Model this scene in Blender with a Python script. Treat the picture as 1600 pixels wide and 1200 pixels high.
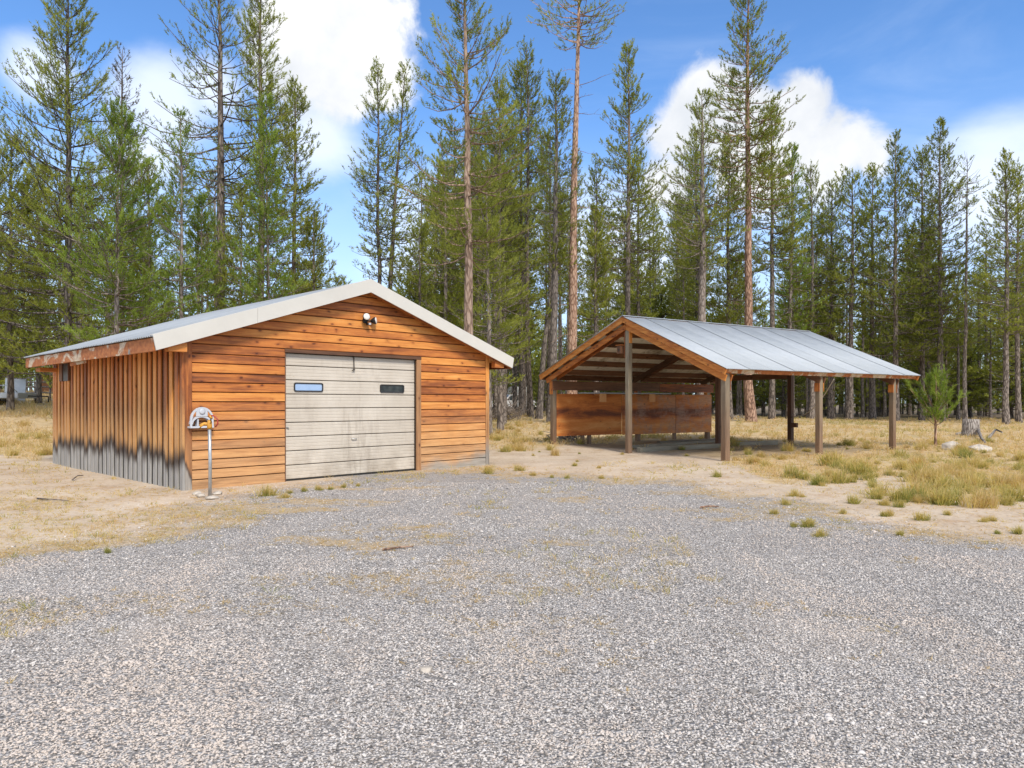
import bpy, math, random
import numpy as np
from math import sin, cos, pi, radians, atan2, sqrt
from mathutils import Vector, Matrix

for o in list(bpy.data.objects):
    bpy.data.objects.remove(o)
scene = bpy.context.scene
COL = scene.collection

# ---------------------------------------------------------------- camera
F, HZ, EYE = 1122.0, 629.0, 1.5          # focal length (px of a 1600 wide photo), horizon row, eye height
cam = bpy.data.cameras.new('camera')
cam.sensor_width = 36.0
cam.lens = F / 1600 * 36
cam.shift_y = (HZ - 600) / 1600
cam.clip_end = 3000
cam_o = bpy.data.objects.new('camera', cam)
cam_o.location = (0, 0, EYE)
cam_o.rotation_euler = (pi / 2, 0, 0)
COL.objects.link(cam_o)
scene.camera = cam_o

# ---------------------------------------------------------------- light and exposure
SUN_DIR = Vector((0.32, -0.76, 0.84)).normalized()
sun = bpy.data.lights.new('sun', 'SUN')
sun.energy = 2.2
sun.angle = radians(13)
sun.color = (1.0, 0.91, 0.78)
sun_o = bpy.data.objects.new('sun', sun)
sun_o.rotation_euler = (-SUN_DIR).to_track_quat('-Z', 'Y').to_euler()
sun_o.location = (10, -10, 30)
COL.objects.link(sun_o)
scene.view_settings.view_transform = 'Standard'
scene.view_settings.look = 'None'
scene.view_settings.gamma = 1
scene.view_settings.exposure = 0.90
scene.cycles.use_denoising = True
scene.cycles.max_bounces = 6
scene.cycles.transparent_max_bounces = 8


# ---------------------------------------------------------------- node helpers
class NB:
    def __init__(self, nt):
        self.nt = nt

    def n(self, t, **kw):
        nd = self.nt.nodes.new(t)
        for k, v in kw.items():
            setattr(nd, k, v)
        return nd

    def put(self, sock, v):
        if v is None:
            return
        if isinstance(v, bpy.types.NodeSocket):
            self.nt.links.new(v, sock)
        elif isinstance(v, (tuple, list)) and len(v) == 3 and sock.type == 'RGBA':
            sock.default_value = (*v, 1)
        else:
            sock.default_value = v

    def math(self, op, a, b=None, c=None, clamp=False):
        nd = self.n('ShaderNodeMath', operation=op, use_clamp=clamp)
        for i, v in enumerate((a, b, c)):
            self.put(nd.inputs[i], v)
        return nd.outputs[0]

    def vmath(self, op, a, b=None, out=0):
        nd = self.n('ShaderNodeVectorMath', operation=op)
        self.put(nd.inputs[0], a)
        if b is not None:
            self.put(nd.inputs[1], b)
        return nd.outputs[out]

    def mul(self, v, s):
        return self.vmath('MULTIPLY', v, s)

    def add(self, v, s):
        return self.vmath('ADD', v, s)

    def noise(self, vec, scale, detail=4, rough=.55, dist=0.0, col=False):
        nd = self.n('ShaderNodeTexNoise')
        self.put(nd.inputs['Vector'], vec)
        nd.inputs['Scale'].default_value = scale
        nd.inputs['Detail'].default_value = detail
        nd.inputs['Roughness'].default_value = rough
        nd.inputs['Distortion'].default_value = dist
        return nd.outputs['Color' if col else 'Fac']

    def voronoi(self, vec, scale, out='Distance', feature='F1', rnd=1.0):
        nd = self.n('ShaderNodeTexVoronoi', feature=feature)
        self.put(nd.inputs['Vector'], vec)
        nd.inputs['Scale'].default_value = scale
        nd.inputs['Randomness'].default_value = rnd
        return nd.outputs[out]

    def ramp(self, fac, stops, interp='LINEAR'):
        nd = self.n('ShaderNodeValToRGB')
        cr = nd.color_ramp
        cr.interpolation = interp
        while len(cr.elements) < len(stops):
            cr.elements.new(0.5)
        for e, (p, c) in zip(cr.elements, stops):
            e.position = p
            if isinstance(c, (int, float)):
                c = (c, c, c)
            e.color = (*c[:3], 1)
        self.put(nd.inputs[0], fac)
        return nd.outputs[0]

    def rng(self, v, a, b, c=0.0, d=1.0, smooth=True):
        nd = self.n('ShaderNodeMapRange', interpolation_type='SMOOTHSTEP' if smooth else 'LINEAR')
        for i, x in enumerate((v, a, b, c, d)):
            self.put(nd.inputs[i], x)
        return nd.outputs[0]

    def mix(self, fac, a, b, mode='MIX'):
        nd = self.n('ShaderNodeMix', data_type='RGBA', blend_type=mode)
        self.put(nd.inputs[0], fac)
        self.put(nd.inputs[6], a)
        self.put(nd.inputs[7], b)
        return nd.outputs[2]

    def coord(self, which='Object'):
        return self.n('ShaderNodeTexCoord').outputs[which]

    def attr(self, name, out='Fac'):
        return self.n('ShaderNodeAttribute', attribute_name=name).outputs[out]

    def rand(self):
        return self.n('ShaderNodeObjectInfo').outputs['Random']

    def sep(self, v):
        return self.n('ShaderNodeSeparateXYZ').outputs if False else self._sep(v)

    def _sep(self, v):
        nd = self.n('ShaderNodeSeparateXYZ')
        self.put(nd.inputs[0], v)
        return nd.outputs

    def bump(self, h, strength=.5, dist=.01, normal=None):
        nd = self.n('ShaderNodeBump')
        nd.inputs['Strength'].default_value = strength
        nd.inputs['Distance'].default_value = dist
        self.put(nd.inputs['Height'], h)
        if normal is not None:
            self.put(nd.inputs['Normal'], normal)
        return nd.outputs[0]


def new_mat(name):
    m = bpy.data.materials.new(name)
    m.use_nodes = True
    nt = m.node_tree
    b = nt.nodes['Principled BSDF']
    return m, NB(nt), b


def plain(name, col, rough=.6, metal=0.0, var=.15, scale=6.0, bumps=.15):
    m, g, b = new_mat(name)
    v = g.coord()
    n = g.noise(v, scale, 5, .6)
    lo = tuple(c * (1 - var) for c in col)
    hi = tuple(min(1, c * (1 + var)) for c in col)
    g.put(b.inputs['Base Color'], g.ramp(n, [(.3, lo), (.7, hi)]))
    b.inputs['Roughness'].default_value = rough
    b.inputs['Metallic'].default_value = metal
    if bumps:
        g.put(b.inputs['Normal'], g.bump(g.noise(v, scale * 8, 4), bumps, .004))
    return m


# ---------------------------------------------------------------- sky
def pix_dir(u, v):
    return Vector((u - 800, F, HZ - v)).normalized()


def build_world():
    w = bpy.data.worlds.new('World')
    scene.world = w
    w.use_nodes = True
    nt = w.node_tree
    g = NB(nt)
    bg = nt.nodes['Background']
    sky = g.n('ShaderNodeTexSky', sky_type='NISHITA', sun_disc=False)
    sky.sun_elevation = math.asin(SUN_DIR.z)
    sky.sun_rotation = atan2(SUN_DIR.x, SUN_DIR.y)
    sky.altitude = 1300
    sky.ozone_density = 1.6
    sky.dust_density = .4
    d = g.coord('Generated')
    d = g.vmath('NORMALIZE', d)
    z = g._sep(d)[2]
    base = g.mix(1.0, sky.outputs[0], (1.02, 1.43, 1.80), 'MULTIPLY')
    blobs = [(510, 70, 100), (592, 112, 62), (480, 130, 75), (545, 10, 95), (440, 85, 58), (530, 150, 55),
             (1105, 160, 62), (1060, 205, 58), (1150, 205, 75), (1256, 158, 44), (1235, 205, 66), (1300, 245, 72),
             (1362, 250, 38), (1180, 275, 80), (1050, 290, 60)]
    acc = None
    for (u, v, r) in blobs:
        dist = g.vmath('DISTANCE', d, tuple(pix_dir(u, v)), out=1)
        q = g.math('MULTIPLY', dist, 1.0 / (r / F * .92))
        acc = q if acc is None else g.math('SMOOTH_MIN', acc, q, .35)
    n1 = g.noise(d, 12.0, 10, .60, .35)
    n2 = g.noise(g.mul(d, (1, 1, 1.8)), 3.1, 7, .56, .2)
    dens = g.math('ADD', g.math('SUBTRACT', 1.12, acc), g.math('MULTIPLY', g.math('SUBTRACT', n1, .5), 1.9))
    m_in = g.rng(dens, .0, .62)
    # soft, torn cloud on the left and thin veils everywhere else in the sky
    soft = None
    for (u, v, r) in [(265, 165, 85), (225, 245, 75), (330, 140, 60), (500, 215, 80), (60, 110, 50), (1000, 420, 160), (700, 430, 160), (1560, 300, 110)]:
        dist = g.vmath('DISTANCE', d, tuple(pix_dir(u, v)), out=1)
        q = g.math('MULTIPLY', dist, 1.0 / (r / F * .95))
        soft = q if soft is None else g.math('SMOOTH_MIN', soft, q, .35)
    sd = g.math('ADD', g.math('SUBTRACT', 1.1, soft), g.math('MULTIPLY', g.math('SUBTRACT', n2, .5), 2.2))
    m_soft = g.math('MULTIPLY', g.rng(sd, 0.0, .9), .75)
    # broken cumulus over the rest of the dome, outside the clear window that the lens faces
    front = g.vmath('DISTANCE', d, tuple(pix_dir(800, 330)), out=1)
    away = g.rng(front, .62, .95)
    gen = g.rng(g.noise(g.mul(d, (1, 1, 1.6)), 2.3, 8, .58, .3), .42, .58)
    m_gen = g.math('MULTIPLY', gen, away)
    wisp = g.rng(g.noise(g.mul(d, (1.0, 1.0, 3.4)), 2.6, 6, .6, .6), .46, .78)
    m_wisp = g.math('MULTIPLY', wisp, .15)
    veil = g.rng(z, .40, .04, 0.0, .72)
    c_veil = (6.3, 7.2, 8.6)
    col = g.mix(veil, base, c_veil)
    col = g.mix(m_wisp, col, (7.0, 7.9, 9.2))
    col = g.mix(m_soft, col, (8.0, 8.5, 9.3))
    shade = g.mix(1.0, g.ramp(g.noise(d, 6.5, 6, .55), [(.36, (.74, .775, .83)), (.60, (1, 1, 1))]), (8.1, 8.1, 8.1), 'MULTIPLY')
    col = g.mix(m_gen, col, shade)
    col = g.mix(m_in, col, shade)
    g.put(bg.inputs['Color'], col)
    bg.inputs['Strength'].default_value = 0.075


build_world()


# ---------------------------------------------------------------- terrain
def ss(a, b, x):
    t = np.clip((np.asarray(x, float) - a) / (b - a), 0, 1)
    return t * t * (3 - 2 * t)


def T(x, y):
    x = np.asarray(x, float)
    y = np.asarray(y, float)
    rise = ss(20, 60, y) * np.clip(0.70 - 0.021 * x, .12, 1.6)
    left = .80 * ss(18, 34, y) * ss(9, 19, -x)
    lump = .05 * np.sin(x * .9 + 1.3 * np.sin(y * .55)) * np.sin(y * .8 + .6) * ss(13, 24, y)
    return rise + left + lump


def ground_at(u, v):
    """point of the ground seen in the photo at column u, row v"""
    y = EYE * F / max(v - HZ, 1.0)
    for _ in range(30):
        x = (u - 800) / F * y
        y2 = (EYE - float(T(x, y))) * F / max(v - HZ, 1.0)
        y = .5 * y + .5 * y2
    return Vector(((u - 800) / F * y, y, float(T((u - 800) / F * y, y))))


def at(u, y):
    x = (u - 800) / F * y
    return Vector((x, y, float(T(x, y))))


GB_U = np.array([-900, -300, 0, 150, 290, 430, 560, 660, 760, 860, 1000, 1180, 1330, 1480, 1600, 1900, 2600])
GB_V = np.array([960, 900, 866, 842, 806, 772, 744, 734, 727, 734, 746, 770, 804, 828, 850, 900, 960])


def vnoise(x, y, sc, seed=0, octs=4):
    """smooth value noise, about 0..1"""
    tot, amp, nrm = 0, 1.0, 0
    for o in range(octs):
        X, Y = x * sc + 31.7 * o + seed * 7.3, y * sc + 11.9 * o + seed * 3.1
        xi, yi = np.floor(X), np.floor(Y)
        fx, fy = X - xi, Y - yi
        fx, fy = fx * fx * (3 - 2 * fx), fy * fy * (3 - 2 * fy)
        def h(a, b):
            q = np.sin(a * 127.1 + b * 311.7 + seed * 17.0 + o * 5.1) * 43758.5453
            return q - np.floor(q)
        v = (h(xi, yi) * (1 - fx) + h(xi + 1, yi) * fx) * (1 - fy) + (h(xi, yi + 1) * (1 - fx) + h(xi + 1, yi + 1) * fx) * fy
        tot, nrm, amp, sc = tot + v * amp, nrm + amp, amp * .55, sc * 2.1
    return tot / nrm


def gravel_mask(x, y):
    ys = np.maximum(y, .5)
    u = x / ys * F + 800
    yb = EYE * F / (np.interp(u, GB_U, GB_V) - HZ)
    wide = np.where(x < -1, .34, .22) * yb
    k = .5 + (yb - y) / np.maximum(wide, .6) + (vnoise(x, y, .55, 3) - .5) * 1.5
    near = np.clip((7.5 - y) / 2, 0, 1)
    return np.where(y < 1, 1.0, np.clip(k + near, 0, 1))


def litter_mask(x, y):
    n = vnoise(x, y * 1.6, .75, 8, 5)
    k = gravel_mask(x, y)
    band = np.clip(1 - np.abs(k - .55) * 2.4, 0, 1) * (y > 5)
    side = np.clip(.75 - .045 * (x + 2), .25, 1)
    return np.clip(np.clip((n - .56) * 9, 0, 1) * ss(3.5, 8, y) * side + .9 * band * np.clip((vnoise(x, y, 1.3, 44, 4) - .36) * 5, 0, 1), 0, 1)


# ---------------------------------------------------------------- mesh helpers
def fast_mesh(name, V, Fc, attrs=None, smooth=False):
    V = np.asarray(V, np.float32)
    Fc = np.asarray(Fc, np.int32)
    k = Fc.shape[1]
    me = bpy.data.meshes.new(name)
    me.vertices.add(len(V))
    me.vertices.foreach_set('co', V.ravel())
    me.loops.add(Fc.size)
    me.loops.foreach_set('vertex_index', Fc.ravel())
    me.polygons.add(len(Fc))
    me.polygons.foreach_set('loop_start', np.arange(0, Fc.size, k, dtype=np.int32))
    me.polygons.foreach_set('loop_total', np.full(len(Fc), k, np.int32))
    if smooth:
        me.polygons.foreach_set('use_smooth', np.ones(len(Fc), bool))
    for a, vals in (attrs or {}).items():
        at_ = me.attributes.new(a, 'FLOAT', 'POINT')
        at_.data.foreach_set('value', np.asarray(vals, np.float32))
    me.update(calc_edges=True)
    return me


class MB:
    """collects polygons of one object"""
    def __init__(self):
        self.V, self.F, self.S = [], [], []

    def raw(self, V, Fc, smooth=False):
        o = len(self.V)
        self.V += [tuple(v) for v in V]
        self.F += [tuple(i + o for i in f) for f in Fc]
        self.S += [smooth] * len(Fc)
        return self

    def box(self, lo, hi, ch=0.0, M=None):
        x0, y0, z0 = lo
        x1, y1, z1 = hi
        if ch <= 0:
            V = [(x0, y0, z0), (x1, y0, z0), (x1, y1, z0), (x0, y1, z0), (x0, y0, z1), (x1, y0, z1), (x1, y1, z1), (x0, y1, z1)]
            Fc = [(0, 3, 2, 1), (4, 5, 6, 7), (0, 1, 5, 4), (1, 2, 6, 5), (2, 3, 7, 6), (3, 0, 4, 7)]
        else:
            V, idx = [], {}
            for i, sx in enumerate((0, 1)):
                for j, sy in enumerate((0, 1)):
                    for k, sz in enumerate((0, 1)):
                        c = ((x0, x1)[sx], (y0, y1)[sy], (z0, z1)[sz])
                        sg = (1 - 2 * sx, 1 - 2 * sy, 1 - 2 * sz)
                        for ax in range(3):
                            p = [c[q] + (0 if q == ax else sg[q] * ch) for q in range(3)]
                            idx[(sx, sy, sz, ax)] = len(V)
                            V.append(tuple(p))
            Fc = []
            def q(lst, n):
                a, b, c = (Vector(V[lst[0]]), Vector(V[lst[1]]), Vector(V[lst[2]]))
                if (b - a).cross(c - a).dot(Vector(n)) < 0:
                    lst = lst[::-1]
                Fc.append(tuple(lst))
            for ax in range(3):
                o1, o2 = [a for a in range(3) if a != ax]
                for s in (0, 1):
                    ring = []
                    for (a, b) in ((0, 0), (1, 0), (1, 1), (0, 1)):
                        key = [0, 0, 0]
                        key[ax], key[o1], key[o2] = s, a, b
                        ring.append(idx[(*key, ax)])
                    n = [0, 0, 0]
                    n[ax] = 1 if s else -1
                    q(ring, n)
                for a in (0, 1):           # edges along ax
                    for b in (0, 1):
                        k0, k1 = [0, 0, 0], [0, 0, 0]
                        k0[o1], k0[o2] = a, b
                        k1[o1], k1[o2] = a, b
                        k1[ax] = 1
                        n = [0, 0, 0]
                        n[o1], n[o2] = 2 * a - 1, 2 * b - 1
                        q([idx[(*k0, o1)], idx[(*k0, o2)], idx[(*k1, o2)], idx[(*k1, o1)]], n)
            for sx in (0, 1):
                for sy in (0, 1):
                    for sz in (0, 1):
                        q([idx[(sx, sy, sz, 0)], idx[(sx, sy, sz, 1)], idx[(sx, sy, sz, 2)]], (2 * sx - 1, 2 * sy - 1, 2 * sz - 1))
        if M is not None:
            V = [tuple(M @ Vector(v)) for v in V]
        return self.raw(V, Fc)

    def beam(self, p0, p1, w, h, up=(0, 0, 1), ch=.006):
        """rectangular bar from p0 to p1, w sideways and h along 'up'"""
        p0, p1 = Vector(p0), Vector(p1)
        d = p1 - p0
        L = d.length
        d.normalize()
        u = Vector(up)
        s = d.cross(u).normalized()
        u = s.cross(d).normalized()
        M = Matrix((( d.x, s.x, u.x, p0.x), (d.y, s.y, u.y, p0.y), (d.z, s.z, u.z, p0.z), (0, 0, 0, 1)))
        return self.box((0, -w / 2, -h / 2), (L, w / 2, h / 2), ch, M)

    def prism(self, pts, y0, y1):
        """polygon in x,z extruded along y"""
        n = len(pts)
        V = [(x, y0, z) for x, z in pts] + [(x, y1, z) for x, z in pts]
        Fc = [tuple(range(n)), tuple(range(2 * n - 1, n - 1, -1))]
        Fc += [(i, i + n, (i + 1) % n + n, (i + 1) % n) for i in range(n)]
        return self.raw(V, Fc)

    def tube(self, pts, rad, sides=8, caps=True, smooth=True):
        pts = [Vector(p) for p in pts]
        if isinstance(rad, (int, float)):
            rad = [rad] * len(pts)
        V = []
        ref = None
        for i, p in enumerate(pts):
            d = (pts[min(i + 1, len(pts) - 1)] - pts[max(i - 1, 0)]).normalized()
            if ref is None or abs(d.dot(ref)) > .95:
                ref = Vector((0, 0, 1)) if abs(d.z) < .9 else Vector((1, 0, 0))
            a = d.cross(ref).normalized()
            b = d.cross(a)
            ref = a.cross(d) if False else ref
            for k in range(sides):
                t = 2 * pi * k / sides
                V.append(tuple(p + (a * cos(t) + b * sin(t)) * rad[i]))
        Fc = []
        for i in range(len(pts) - 1):
            for k in range(sides):
                k2 = (k + 1) % sides
                Fc.append((i * sides + k, i * sides + k2, (i + 1) * sides + k2, (i + 1) * sides + k))
        if caps:
            Fc.append(tuple(range(sides - 1, -1, -1)))
            Fc.append(tuple((len(pts) - 1) * sides + k for k in range(sides)))
        return self.raw(V, Fc, smooth)

    def lathe(self, prof, M=None, sides=16, smooth=True):
        """profile of (radius, z)"""
        V = []
        for r, z in prof:
            for k in range(sides):
                t = 2 * pi * k / sides
                V.append((r * cos(t), r * sin(t), z))
        Fc = []
        for i in range(len(prof) - 1):
            for k in range(sides):
                k2 = (k + 1) % sides
                Fc.append((i * sides + k, i * sides + k2, (i + 1) * sides + k2, (i + 1) * sides + k))
        Fc.append(tuple(range(sides - 1, -1, -1)))
        Fc.append(tuple((len(prof) - 1) * sides + k for k in range(sides)))
        if M is not None:
            V = [tuple(M @ Vector(v)) for v in V]
        return self.raw(V, Fc, smooth)

    def mesh(self, name):
        me = bpy.data.meshes.new(name)
        me.from_pydata(self.V, [], self.F)
        me.polygons.foreach_set('use_smooth', self.S)
        me.update()
        return me

    def build(self, name, mat, parent=None):
        return link(name, self.mesh(name), mat, parent)


def link(name, me, mat=None, parent=None, loc=None):
    o = bpy.data.objects.new(name, me)
    if mat is not None and me is not None and not me.materials:
        me.materials.append(mat)
    if parent is not None:
        o.parent = parent
    if loc is not None:
        o.location = loc
    COL.objects.link(o)
    return o


def tag(o, label=None, cat=None, group=None, kind=None):
    if label:
        o['label'] = label
    if cat:
        o['category'] = cat
    if group:
        o['group'] = group
    if kind:
        o['kind'] = kind
    return o


def thing(name, label, cat, loc=(0, 0, 0), rz=0.0, group=None):
    o = bpy.data.objects.new(name, None)
    o.location = loc
    o.rotation_euler = (0, 0, rz)
    o.empty_display_size = .2
    COL.objects.link(o)
    return tag(o, label, cat, group)


R = np.random.default_rng(11)
random.seed(5)

# ---------------------------------------------------------------- materials
def wood_mat(name, axis, stops, grain=1.0, weather=None, rough=.62, knots=True, dirt=.35):
    """stained boards; axis is the grain direction 0/1/2 in the object's own space; every object gets its own tone"""
    m, g, b = new_mat(name)
    v = g.coord()
    rnd = g.rand()
    off = g.math('MULTIPLY', rnd, 37.0)
    comb = g.n('ShaderNodeCombineXYZ')
    for i in range(3):
        g.put(comb.inputs[i], off)
    vo = g.add(v, comb.outputs[0])
    sc = [22.0, 22.0, 22.0]
    sc[axis] = 1.3
    gr = g.noise(g.mul(vo, tuple(sc)), 1.0 * grain, 6, .62, .6)
    sc2 = [5.0, 5.0, 5.0]
    sc2[axis] = .9
    blot = g.noise(g.mul(vo, tuple(sc2)), 1.0, 4, .6, .3)
    rr = g.math('FRACT', g.math('MULTIPLY', rnd, 7.31))
    fac = g.math('ADD', g.math('MULTIPLY', rr, .50), g.math('ADD', g.math('MULTIPLY', gr, .85), g.math('MULTIPLY', blot, .62)))
    fac = g.math('SUBTRACT', fac, .52)
    col = g.ramp(fac, stops)
    if knots:
        sk = [8.0, 8.0, 8.0]
        sk[axis] = 4.2
        vk = g.add(g.mul(vo, tuple(sk)), g.mul(g.noise(vo, 9.0, 2, col=True), (.25, .25, .25)))
        kd = g.voronoi(vk, 1.0)
        kc = g._sep(g.voronoi(vk, 1.0, out='Color'))[0]
        on = g.rng(kc, .55, .60)
        kn = g.math('MULTIPLY', g.rng(kd, .21, .09), on)
        halo = g.math('MULTIPLY', g.rng(kd, .42, .18), on)
        col = g.mix(g.math('MULTIPLY', halo, .45), col, g.mix(1.0, col, (.62, .48, .40), 'MULTIPLY'))
        col = g.mix(g.math('MULTIPLY', kn, .85), col, g.mix(1.0, col, (.26, .18, .16), 'MULTIPLY'))
    st = g.rng(g.noise(v, 1.1, 6, .62, .5), .52, .74)
    col = g.mix(g.math('MULTIPLY', st, dirt), col, g.mix(1.0, col, (.40, .33, .32), 'MULTIPLY'))
    if weather:
        col = weather(g, v, vo, col, gr)
    g.put(b.inputs['Base Color'], col)
    b.inputs['Roughness'].default_value = rough
    g.put(b.inputs['Normal'], g.bump(gr, .35, .004))
    return m


ORANGE = [(.0, (.085, .026, .010)), (.20, (.24, .070, .017)), (.42, (.47, .155, .030)), (.64, (.64, .260, .055)), (.84, (.72, .345, .095)), (1, (.74, .43, .16))]
BROWNS = [(.0, (.035, .017, .010)), (.35, (.095, .042, .021)), (.65, (.18, .080, .036)), (1, (.30, .15, .070))]
GREYS = [(.0, (.12, .10, .068)), (.35, (.235, .205, .145)), (.65, (.36, .325, .235)), (1, (.50, .46, .36))]


def weather_front(g, v, vo, col, gr):
    z = g._sep(v)[2]
    w = g.math('ADD', z, g.math('MULTIPLY', g.math('SUBTRACT', g.noise(v, 1.4, 4), .5), .7))
    f = g.rng(w, 1.75, .15, 0, .75)
    pale = g.ramp(gr, [(.3, (.36, .20, .088)), (.7, (.66, .42, .21))])
    col = g.mix(f, col, pale)
    x = g._sep(v)[0]
    wg = g.math('ADD', w, g.math('MULTIPLY', g.math('SUBTRACT', 7.2, x), .09))
    return g.mix(g.math('MULTIPLY', g.rng(wg, .42, .12), g.rng(x, 3.0, 6.0)), col, g.ramp(gr, [(.3, (.21, .185, .155)), (.7, (.42, .385, .335))]))


def weather_grey_foot(g, v, vo, col, gr):
    z = g._sep(v)[2]
    jag = g.noise(g.mul(v, (3.2, 3.2, .35)), 1.0, 4, .65)
    y = g._sep(v)[1]
    lift = g.math('MULTIPLY', g.math('ABSOLUTE', g.math('SUBTRACT', y, 3.4)), -.03)
    jr = g.math('ADD', g.math('MULTIPLY', g.math('SUBTRACT', jag, .5), .75), g.math('MULTIPLY', g.math('SUBTRACT', g.rand(), .5), .24))
    w = g.math('SUBTRACT', g.math('SUBTRACT', z, jr), lift)
    # orange pales first, then black mould, then bare silver grey wood
    pale = g.ramp(gr, [(.3, (.38, .205, .075)), (.7, (.70, .43, .18))])
    col = g.mix(g.rng(w, 2.0, .80, 0, .72), col, pale)
    blk = g.rng(w, .86, .58)
    col = g.mix(g.math('MULTIPLY', blk, .93), col, (.022, .021, .023))
    grey = g.ramp(gr, [(.3, (.22, .215, .205)), (.72, (.46, .45, .43))])
    return g.mix(g.rng(w, .60, .36), col, grey)


def weather_foot_gap_shade(g, v, vo, col, gr):
    # recessed boards: mould band, then a foot darkened to paint the gap shade
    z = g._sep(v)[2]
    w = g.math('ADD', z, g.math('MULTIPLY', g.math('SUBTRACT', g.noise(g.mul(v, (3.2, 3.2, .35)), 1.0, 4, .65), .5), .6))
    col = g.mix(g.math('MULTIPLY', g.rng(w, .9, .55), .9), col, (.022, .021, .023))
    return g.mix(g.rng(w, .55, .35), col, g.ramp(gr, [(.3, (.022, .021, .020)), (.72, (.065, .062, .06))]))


def weather_corner(g, v, vo, col, gr):
    z = g._sep(v)[2]
    x = g._sep(v)[0]
    w = g.math('ADD', g.math('SUBTRACT', z, g.math('MULTIPLY', g.math('SUBTRACT', g.noise(g.mul(v, (9, 9, 1.2)), 1.0, 4), .5), .5)), g.math('MULTIPLY', x, 3.2))
    col = g.mix(g.rng(w, 1.6, .7, 0, .5), col, g.ramp(gr, [(.3, (.30, .16, .07)), (.7, (.52, .31, .14))]))
    col = g.mix(g.math('MULTIPLY', g.rng(w, .62, .48), .85), col, (.035, .032, .03))
    return g.mix(g.rng(w, .50, .36), col, g.ramp(gr, [(.3, (.19, .175, .16)), (.72, (.40, .37, .33))]))


M = {}
M['siding'] = wood_mat('stained_siding', 0, ORANGE, weather=weather_front)
M['board_v'] = wood_mat('stained_vertical_board', 2, [(p, tuple(min(.85, q * 1.1) for q in c)) for p, c in ORANGE], weather=weather_grey_foot)
M['under_v'] = wood_mat('shaded_vertical_board', 2, [(p, tuple(q * .26 for q in c)) for p, c in ORANGE], weather=weather_foot_gap_shade)  # stain colours darkened to paint shade into the gaps between battens
def weather_corner2(g, v, vo, col, gr):
    z = g._sep(v)[2]
    w = g.math('ADD', z, g.math('MULTIPLY', g.math('SUBTRACT', g.noise(g.mul(v, (9, 9, 1.2)), 1.0, 4), .5), .7))
    col = g.mix(g.rng(w, 2.2, .9, 0, .7), col, g.ramp(gr, [(.3, (.15, .08, .04)), (.7, (.32, .20, .11))]))
    return g.mix(g.rng(w, .75, .25), col, g.ramp(gr, [(.3, (.15, .135, .12)), (.72, (.34, .31, .27))]))


M['fresh'] = wood_mat('fresh_cut_block', 2, [(0, (.45, .18, .06)), (.5, (.68, .33, .12)), (1, (.76, .46, .22))])
M['jamb'] = wood_mat('weathered_jamb', 2, [(0, (.09, .04, .02)), (.4, (.24, .115, .05)), (.7, (.38, .20, .09)), (1, (.48, .29, .15))])
M['corner2'] = wood_mat('right_corner_timber', 2, ORANGE, weather=weather_corner2, dirt=.5)
M['corner'] = wood_mat('corner_timber', 2, ORANGE, weather=weather_corner, dirt=.4)
M['trim_x'] = wood_mat('orange_timber_along_x', 0, ORANGE, dirt=.4)
M['trim_y'] = wood_mat('orange_timber_along_y', 1, ORANGE, dirt=.4)
M['trim_z'] = wood_mat('orange_timber_upright', 2, ORANGE, dirt=.4)
M['brown_x'] = wood_mat('brown_timber_along_x', 0, BROWNS)
M['brown_y'] = wood_mat('brown_timber_along_y', 1, BROWNS)
M['brown_z'] = wood_mat('brown_timber_upright', 2, BROWNS)
M['header'] = wood_mat('weathered_header', 0, [(p, tuple(q * .8 for q in c)) for p, c in BROWNS], knots=False)


def weather_post(g, v, vo, col, gr):
    z = g._sep(v)[2]
    w = g.math('ADD', z, g.math('MULTIPLY', g.math('SUBTRACT', g.noise(vo, 2.0, 4), .5), .8))
    brown = g.ramp(gr, [(.3, (.12, .06, .032)), (.7, (.26, .15, .085))])
    return g.mix(g.rng(w, 2.4, .1, .15, .85), col, brown)


M['post'] = wood_mat('grey_green_post', 2, GREYS, weather=weather_post, knots=False, dirt=.5)
M['sleeper'] = wood_mat('grey_ground_timber', 0, [(p, tuple(q * .75 for q in c)) for p, c in GREYS], knots=False)
M['backing'] = plain('dark_backing', (.035, .022, .016), .9)


def mk_peeling():
    m, g, b = new_mat('peeling_fascia')
    v = g.coord()
    n = g.noise(g.mul(v, (1.1, 1.1, 1.6)), 1.0, 7, .70, 1.4)
    n2 = g.noise(g.mul(v, (9, 9, 14)), 1.0, 5, .6)
    o = g.ramp(n2, [(.3, (.26, .075, .022)), (.7, (.50, .19, .06))])
    p = g.ramp(n2, [(.3, (.40, .30, .20)), (.7, (.66, .56, .43))])
    col = g.mix(g.rng(n, .52, .57), o, p)
    gy = g.rng(g.noise(v, .9, 5, .6, .5), .60, .66)
    col = g.mix(gy, col, g.ramp(n2, [(.3, (.09, .09, .09)), (.7, (.40, .39, .36))]))
    g.put(b.inputs['Base Color'], col)
    b.inputs['Roughness'].default_value = .8
    g.put(b.inputs['Normal'], g.bump(n, .5, .006))
    return m


M['peel'] = mk_peeling()


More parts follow.
